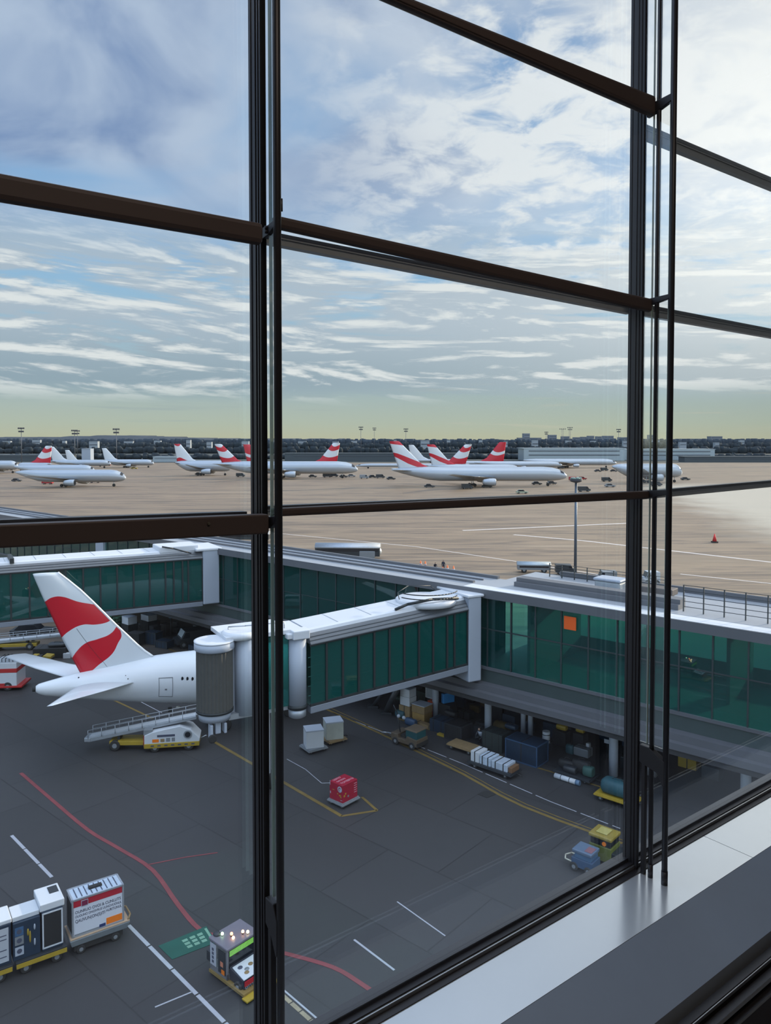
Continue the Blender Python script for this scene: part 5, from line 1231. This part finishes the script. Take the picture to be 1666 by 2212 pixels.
stack(1254, 1612, 0, U, (.75, .7, .9), blackb, 'black bin under the right yellow holdall'); stack(1254, 1612, .92, U, (.55, .36, .3), painty, 'yellow holdall on a black bin, right of two yellow ones', fn=bag)
stack(1232, 1628, 0, U, (.5, .4, .6), MATS['teal_cloth'], 'teal cloth bag between the black bins', fn=bag)
stack(1260, 1632, 0, U, (1.0, .7, .55), paintg, 'grey flat suitcase left of the white column', fn=suitcase)
stack(1271, 1630, 0, U, (.22, .3, .75), paintw, 'white upright case right beside the white column', fn=suitcase)
p_ = ub(1238, 1682); d = dolly(p_ + PQ * .4, U, 'dark dolly under a heap of black bags near the white column', 2.3, 1.3, .3, paintd)
for i, (x, y, a, c, m, lb) in enumerate(((-.6, .45, 1.0, .55, blackb, 'black bag at the left of the heap'), (.3, .5, 1.1, .75, blackb, 'biggest black bag of the heap by the white column'), (.85, .3, .6, .6, mat('bag_green', (.03, .09, .08), .6, 0, .4, 4), 'green bag at the right end of the black heap'), (-.2, .1, .8, .4, paintd, 'dark bag in front of the heap'))):
    bag(p_ + PQ * (y) + PD * x + Vector((0, 0, .3)), U, (a, .55, c), m, lb)
p = thing('wrapped_roll', p_ + PQ * -.6 + PD * -.1 + Vector((0, 0, .0)), U, 'white wrapped roll lying in front of the black bag heap', 'roll')
MB().tube((-.75, 0, .15), (.6, 0, .15), .15, n=16).build('roll_body', paintw, p); MB().tube((.6, 0, .15), (.85, 0, .15), .152, n=16).build('roll_end', mat('roll_blue', (.12, .2, .3), .5), p)
for x in (-.35, .2): MB().tube((x, 0, .15), (x + .04, 0, .15), .154, n=16).build('tape', paintd, p)
p = thing('notice_sign', ub(1312, 1640), U, 'small white notice on a thin post right of the white column', 'sign'); MB().tube((0, 0, 0), (0, 0, 1.3), .02, n=8).build('post', paintd, p); MB().b2(-.2, .2, -.03, -.01, 1.0, 1.25).build('board', whitep, p)
stack(1490, 1655, 0, U, (1.1, .9, .9), painty, 'dull yellow crate seen through the right pane beside the rods', straps=1)
stack(1540, 1678, 0, U, (1.0, .9, .7), paintd, 'dark crate seen through the right pane right of the dull yellow one')
# --- behind the tail, under the farther bridge
car(G(72, 1374), .1, 'black car behind the tail fin near the left edge', paintd, 4.0, 1.7, 1.3)
o = G(113, 1417); crate(o, .1, (2.9, 1.6, .9), blackb, 'low black covered load behind the tail fin', straps=3); bag(o + Vector((.5, 0, .92)), .1, (1.5, 1.0, .35), paintd, 'dark bag on the low black load')
tug(G(92, 1429), .05, 'small yellow and black tug on the ground left of the tail fin', painty, .75, False)
crate(G(146, 1421), .1, (.65, .5, .45), paintw, 'small white box on the ground behind the tail fin')
p = thing('wheel_chock', G(58, 1423), .2, 'small dark wheel chock left of the yellow tug', 'chock'); MB().prism([(-.3, -.3, 0), (.3, -.3, 0), (.25, -.3, .3), (-.1, -.3, .35)], (0, .6, 0)).build('block', rubber, p); MB().pipe([(-.3, 0, .1), (-.6, .1, .06), (-.9, 0, .03)], .03).build('cord', paintr, p)
for (px, py, z, d3, m, lb) in ((280, 1374, 1.3, (1.2, 1.0, .75), paintw, 'white box on a tall dark cart, left of two under the farther bridge'), (322, 1366, 1.3, (1.4, 1.0, .6), paintw, 'white box on a tall dark cart, right of two under the farther bridge')):
    o = G(px, py); crate(o, U, (1.4, 1.1, 1.28), blackb, 'tall dark cart carrying the %s white box under the farther bridge' % ('left' if px < 300 else 'right'), 'luggage_cart', 'cart', straps=2); crate(o + Vector((0, 0, z)), U, d3, m, lb, lid=whitep)
for (px, py, lb) in ((296, 1392, 'black luggage cart right behind the leading edge of the tail fin'), (332, 1390, 'dark teal luggage cart in the middle under the farther bridge'), (356, 1398, 'flat dark luggage cart left of the slanted windscreen truck')):
    crate(G(px, py), U + .3, (1.35, 1.0, 1.2 if px < 350 else .7), navy if px > 310 else blackb, lb, 'luggage_cart', 'cart', straps=3, trim=paintd)
p = thing('hanging_sign', G(375, 1378) + Vector((0, 0, 0)), -.2, 'light blue sign board with a dark mark under the farther pier', 'sign')
MB().tube((-.3, .05, 0), (-.3, .05, 2.0), .04, n=8).build('post', paintd, p); MB().b2(-.45, .45, -.04, .0, 2.0, 2.62).build('board', mat('sign_blue', (.10, .33, .62), .5), p); MB().pipe([(-.18, -.05, 2.45), (.0, -.05, 2.2), (.2, -.05, 2.45), (.1, -.05, 2.15)], .03, 6).build('mark', inkm, p)
v = van(G(414, 1394), PI + .5, 'dark truck with a pale slanted windscreen left of the ribbed canopy', paintd, 3.2, 1.7, 1.6); MB().hexa([(1.18, -.75, .95), (1.2, -.75, .95), (1.2, .75, .95), (1.18, .75, .95), (.80, -.75, 1.6), (.83, -.75, 1.62), (.83, .75, 1.62), (.80, .75, 1.6)]).build('pale_screen', mat('screen_pale', (.38, .46, .52), .2), v)
crate(G(424, 1412), U, (1.4, .8, .8), navy, 'dark case in front of the slanted windscreen truck', straps=2)
p = thing('potted_shrub', G(250, 1372), 0, 'small dark green shrub in a pot beside the tail fin leading edge', 'plant'); mb = MB(); rnd = random.Random(5)
for i in range(30): mb.ellipsoid((rnd.uniform(-.5, .5), rnd.uniform(-.5, .5), 1.3 + rnd.uniform(-.5, .6)), (.22, .22, .18), 6, 4)
mb.build('foliage', mat('leaf_dark', (.015, .06, .03), .8, 0, .4, 5), p); MB().tube((0, 0, 0), (0, 0, .7), .25, .35, 14).build('pot', paintd, p); MB().tube((0, 0, .6), (0, 0, 1.2), .05, n=8).build('stem', woodm, p)
# --- vehicles on the sunlit apron
def bus(loc, rz, label, L, W, H, m, name='apron_bus', roofm=None, z0=.5):
    p = thing(name, loc, rz, label, 'vehicle')
    MB().b2(-L / 2, L / 2, -W / 2, W / 2, z0, H * .72).build('body', m, p, .06)
    mb = MB(); mb.loft([[(x, W / 2 * math.cos(PI * i / 12) * 1.02, H * .70 + (H * .30) * math.sin(PI * i / 12)) for i in range(13)] for x in (-L / 2 - .05, L / 2 + .05)], 0, True); mb.build('roof', roofm or galv, p)
    MB().b2(-L / 2 + .3, L / 2 - .3, -W / 2 - .02, W / 2 + .02, H * .5, H * .66).build('window_band', darkglass, p)
    wheels(p, (-L * .3, L * .3), (-W * .4, W * .4), .42, .3); return p
v = bus(G(752, 1206), -.05, 'long silver-roofed tunnel vehicle on the apron beyond the pier roof', 10.8, 2.4, 2.6, paintd, 'apron_trailer'); MB().b2(2.0, 4.6, -1.3, 1.3, .2, 1.4).build('drive_unit', paintg, v, .1); MB().ellipsoid((4.9, 0, 1.2), (.8, .9, .8)).build('front_dome', galv, v)
v = bus(G(530, 1170), -.03, 'silver tube vehicle with a round front left of the left mullion', 9.5, 2.0, 2.1, paintd, 'apron_trailer'); MB().tube((-5.0, 0, 1.25), (-4.6, 0, 1.25), .85, n=20).build('round_front', paintg, v)
v = bus(G(1153, 1236), -.1, 'silver tank trailer on the apron left of the tall light pole', 4.9, 1.7, 1.6, paintg, 'tank_trailer', MATS['hangar_silver'], .45); MB().pipe([(2.5, 0, .6), (3.6, 0, .6)], .05).build('tow_bar', galv, v)
van(G(1222, 1241), -.1, 'dark van behind the tank trailer next to the tall light pole', paintd, 3.0, 1.6, 1.5)
van(G(1310, 1256), PI - .1, 'white-roofed grey van left of the right mullion beyond the pier', paintg, 2.7, 1.6, 1.5); 
van(G(1405, 1262), PI, 'white-roofed van between the right mullion and the first rod', paintw, 2.2, 1.6, 1.8)
car(G(1335, 1276), 0, 'low brown car just beyond the pier roof left of the right mullion', mat('car_brown', (.08, .065, .06), .5), 3.6, 1.6, 1.1)
v = car(G(1468, 1310), .2, 'dark cart behind the railing right of the rods', paintd, 2.6, 1.4, 1.0)
for i, (px, py, kind, m, rz, lb) in enumerate(((1292, 1019, 'car', paintd, 0, 'dark car left of a dark van left of the right mullion far out'), (1306, 1017, 'van', paintd, .2, 'dark van in the middle of three far vehicles left of the right mullion'), (1326, 1019, 'car', paintd, -.3, 'dark car rightmost of three far vehicles left of the right mullion'),
        (1212, 1012, 'van', paintd, 0, 'dark vehicle behind the nose of the largest airliner'), (1240, 1039, 'van', paintr, 0, 'red vehicle at the nose of the largest airliner'), (1258, 1036, 'car', paintr, .3, 'small red car right of the red vehicle at the nose'),
        (1311, 1040, 'van', paintd, 0, 'dark truck in front of the airliner behind the right mullion'), (1318, 1052, 'car', paintg, 0, 'grey domed car alone on the apron left of the right mullion'), (1128, 1066, 'car', mat('car_greenish', (.3, .34, .25), .4), 0, 'pale green car on the apron in front of the largest airliner'), (1262, 1062, 'van', paintd, 0, 'dark cab just above the lower window bar left of the right mullion'),
        (1418, 1050, 'van', paintd, 0, 'dark vehicle seen between the right mullion and the rods'), (1481, 1037, 'car', paintd, 0, 'dark car under the nose of the airliner right of the rods'),
        (707, 1031, 'van', paintd, .2, 'dark loader left end of the carts behind the left airliners nose'), (722, 1030, 'van', paintd, -.2, 'dark loader second in the cart group at the long airliner'), (676, 1031, 'car', paintd, 0, 'single dark cart under the long airliner right of the left mullion'),
        (742, 1031, 'car', paintd, .2, 'dark cart under the nose of the long airliner'), (760, 1030, 'car', paintg, 0, 'grey cart under the nose of the long airliner'), (787, 1034, 'van', paintg, 0, 'grey van between the long and the largest airliner'), (805, 1032, 'car', paintd, .4, 'dark cart right of the grey van between two airliners'), (822, 1033, 'van', paintd, 0, 'dark loader under the tailplane of the largest airliner'), (845, 1036, 'car', paintd, .2, 'dark cart with round wheels left of the largest airliner'),
        (928, 1053, 'car', paintd, 0, 'dark cart under the rear of the largest airliner'), (1010, 1056, 'van', paintd, .1, 'dark loader at the wing of the largest airliner'), (1052, 1053, 'car', paintd, -.1, 'dark cart under the middle of the largest airliner'), (1160, 1047, 'car', paintd, 0, 'dark cart under the front of the largest airliner'), (1192, 1046, 'car', paintd, .3, 'dark cart near the nose wheel of the largest airliner'),
        (103, 1046, 'van', paintr, 0, 'red loader under the finless airliner in the left pane'), (205, 1043, 'van', paintr, .2, 'red truck behind the engine of the finless airliner'), (150, 1046, 'van', paintd, 0, 'dark truck under the wing of the finless airliner'), (36, 1040, 'car', paintd, 0, 'dark cart at the tail of the finless airliner'), (20, 1016, 'van', paintd, 0, 'dark loader under the airliner nose at the left edge'), (232, 1006, 'van', paintr, 0, 'red vehicle behind the nose of the finless airliner'), (290, 1013, 'car', painty, 0, 'yellow low cart right of the finless airliner'), (520, 1030, 'van', paintd, 0, 'dark loader left of the left mullion under the long airliner'), (430, 1026, 'car', paintd, .1, 'dark cart under the white-finned airliner'))):
    (van if kind == 'van' else car)(G(px, py), rz, lb, m)
# --- cones and people beyond the pier
conem = mat('cone_orange', (.75, .17, .04), .6, 0, .1, 3)
def cone(loc, label, s=1.0):
    p = thing('traffic_cone', loc, 0, label, 'cone', 'orange cones beyond the pier'); MB().tube((0, 0, .08 * s), (0, 0, 1.1 * s), .28 * s, .06 * s, 14).build('cone_body', conem, p)
    MB().tube((0, 0, .5 * s), (0, 0, .68 * s), .205 * s, .165 * s, 14).build('pale_band', whitep, p); MB().b2(-.36 * s, .36 * s, -.36 * s, .36 * s, 0, .09 * s).build('base', rubber, p)
for px, py, lb in ((909, 1227, 'leftmost orange cone beyond the pier roof'), (919, 1228, 'second orange cone from the left beyond the pier roof'), (967, 1237, 'orange cone right of the standing person'), (980, 1239, 'rightmost orange cone beyond the pier roof'), (957, 1236, 'small orange cone at the feet of the standing person')):
    cone(G(px, py), lb, .75 if px == 957 else 1.05)
p = thing('traffic_cone', G(1544, 1172), 0, 'single red marker cone on the sunlit apron in the right pane', 'cone'); MB().tube((0, 0, .25), (0, 0, 1.7), .42, .08, 14).build('cone_body', mat('cone_red', (.6, .03, .03), .6), p); MB().b2(-.5, .5, -.5, .5, 0, .25).build('base', rubber, p)
def person(p, pose, cloth, s=1.0):
    """one continuous skinned figure; pose = joints (name: xyz)"""
    J = pose; order = list(J); E = [('pelvis', 'waist'), ('waist', 'chest'), ('chest', 'neck'), ('neck', 'head'), ('head', 'crown'), ('chest', 'shl'), ('shl', 'ell'), ('ell', 'hal'), ('hal', 'fil'), ('chest', 'shr'), ('shr', 'elr'), ('elr', 'har'), ('har', 'fir'), ('pelvis', 'hil'), ('hil', 'knl'), ('knl', 'anl'), ('anl', 'tol'), ('pelvis', 'hir'), ('hir', 'knr'), ('knr', 'anr'), ('anr', 'tor')]
    Rr = dict(pelvis=.15, waist=.135, chest=.155, neck=.06, head=.095, crown=.085, shl=.07, shr=.07, ell=.05, elr=.05, hal=.035, har=.035, fil=.03, fir=.03, hil=.10, hir=.10, knl=.065, knr=.065, anl=.045, anr=.045, tol=.04, tor=.04)
    me = bpy.data.meshes.new('body'); me.from_pydata([J[k] for k in order], [(order.index(a), order.index(b_)) for a, b_ in E], [])
    o = bpy.data.objects.new('body', me); COL.objects.link(o); o.parent = p
    sk = o.modifiers.new('skin', 'SKIN'); sk.use_smooth_shade = True
    for i, k in enumerate(order):
        me.skin_vertices[0].data[i].radius = (Rr[k] * s,) * 2
    me.skin_vertices[0].data[order.index('pelvis')].use_root = True
    sb = o.modifiers.new('subd', 'SUBSURF'); sb.levels = 2; sb.render_levels = 2
    me.materials.append(cloth); return o
cl1 = mat('navy_workwear', (.025, .03, .05), .8, 0, .2, 6); skinm = mat('skin', (.42, .26, .19), .6, 0, .05, 6); hairm = mat('dark_hair', (.02, .015, .012), .7)
stand = dict(pelvis=(0, 0, .95), waist=(0, 0, 1.12), chest=(0, 0, 1.36), neck=(.01, 0, 1.52), head=(.03, 0, 1.64), crown=(.03, 0, 1.73), shl=(0, .19, 1.42), ell=(-.02, .26, 1.14), hal=(.06, .27, .90), fil=(.09, .27, .80), shr=(0, -.19, 1.42), elr=(-.02, -.26, 1.14), har=(.06, -.27, .90), fir=(.09, -.27, .80), hil=(0, .10, .88), knl=(.03, .11, .48), anl=(0, .12, .09), tol=(.16, .13, .05), hir=(0, -.10, .88), knr=(.0, -.11, .48), anr=(-.06, -.12, .09), tor=(.10, -.13, .05))
crouch = dict(pelvis=(-.12, 0, .42), waist=(-.05, 0, .58), chest=(.10, 0, .80), neck=(.2, 0, .93), head=(.25, 0, 1.04), crown=(.26, 0, 1.13), shl=(.12, .18, .84), ell=(.28, .24, .62), hal=(.46, .18, .52), fil=(.54, .14, .48), shr=(.12, -.18, .84), elr=(.28, -.24, .62), har=(.46, -.18, .52), fir=(.54, -.14, .48), hil=(-.1, .10, .40), knl=(.32, .16, .50), anl=(.08, .15, .09), tol=(.24, .16, .05), hir=(-.1, -.10, .40), knr=(.32, -.16, .48), anr=(.04, -.15, .09), tor=(.20, -.16, .05))
def dress(p, J, vest):
    h = Vector(J['head']); MB().ellipsoid(h + Vector((.03, 0, .0)), (.088, .078, .108), 14, 10).build('face', skinm, p); MB().ellipsoid(h + Vector((-.01, 0, .05)), (.105, .09, .09), 14, 10).build('hair', hairm, p)
    MB().ellipsoid(h + Vector((.122, 0, -.005)), (.018, .014, .022), 8, 6).build('nose', skinm, p)
    if vest:
        c = Vector(J['chest']); w = Vector(J['waist']); MB().loft([[q + Vector((.185 * k * math.cos(2 * PI * i / 16), .21 * k * math.sin(2 * PI * i / 16), 0)) for i in range(16)] for q, k in ((w + Vector((0, 0, -.08)), .95), (w.lerp(c, .5), 1), (c + Vector((0, 0, .06)), .9))], 0, True).build('vest', vest, p)
p = thing('ground_crew_person', G(958, 1235), -2.0, 'standing person in dark blue clothes between the orange cones beyond the pier', 'person'); person(p, stand, cl1); dress(p, stand, None)
p = thing('ground_crew_person', G(940, 1231), -1.4, 'crouching person in dark clothes left of the standing one beyond the pier', 'person'); person(p, crouch, cl1); dress(p, crouch, None)
for o in list(bpy.data.objects):
    if o.get('label', '').startswith('crouching person in dark clothes and a pale top'): o.rotation_euler = (0, 0, -2.2); person(o, crouch, paintd); dress(o, crouch, whitep)
# the jumble of bags, cases and bins in the dark behind the front row
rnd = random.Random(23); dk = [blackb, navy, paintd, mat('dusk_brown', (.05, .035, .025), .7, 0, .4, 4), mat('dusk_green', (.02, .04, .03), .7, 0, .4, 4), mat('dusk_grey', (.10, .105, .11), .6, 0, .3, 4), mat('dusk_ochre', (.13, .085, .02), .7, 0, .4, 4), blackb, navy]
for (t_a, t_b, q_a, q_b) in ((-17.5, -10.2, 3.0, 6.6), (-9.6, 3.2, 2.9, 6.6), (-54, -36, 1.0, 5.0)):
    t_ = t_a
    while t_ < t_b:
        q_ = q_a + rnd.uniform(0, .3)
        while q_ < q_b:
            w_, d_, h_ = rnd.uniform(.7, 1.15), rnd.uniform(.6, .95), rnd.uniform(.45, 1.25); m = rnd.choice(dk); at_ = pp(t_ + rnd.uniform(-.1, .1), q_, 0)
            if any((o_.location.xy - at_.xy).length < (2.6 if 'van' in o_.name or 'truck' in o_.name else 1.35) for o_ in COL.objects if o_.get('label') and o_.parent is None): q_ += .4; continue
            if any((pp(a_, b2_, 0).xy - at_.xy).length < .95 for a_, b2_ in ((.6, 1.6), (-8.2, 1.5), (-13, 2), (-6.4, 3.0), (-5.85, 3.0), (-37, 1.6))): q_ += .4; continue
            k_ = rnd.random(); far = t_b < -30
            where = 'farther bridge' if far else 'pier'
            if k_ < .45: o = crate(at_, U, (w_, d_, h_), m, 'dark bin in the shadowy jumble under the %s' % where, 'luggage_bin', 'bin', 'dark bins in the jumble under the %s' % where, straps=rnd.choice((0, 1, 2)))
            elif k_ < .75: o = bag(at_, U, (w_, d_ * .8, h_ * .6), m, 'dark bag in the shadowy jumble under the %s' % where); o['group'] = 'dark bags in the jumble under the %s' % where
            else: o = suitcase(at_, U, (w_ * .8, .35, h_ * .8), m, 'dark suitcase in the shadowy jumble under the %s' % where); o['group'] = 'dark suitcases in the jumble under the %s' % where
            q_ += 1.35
        t_ += 1.5
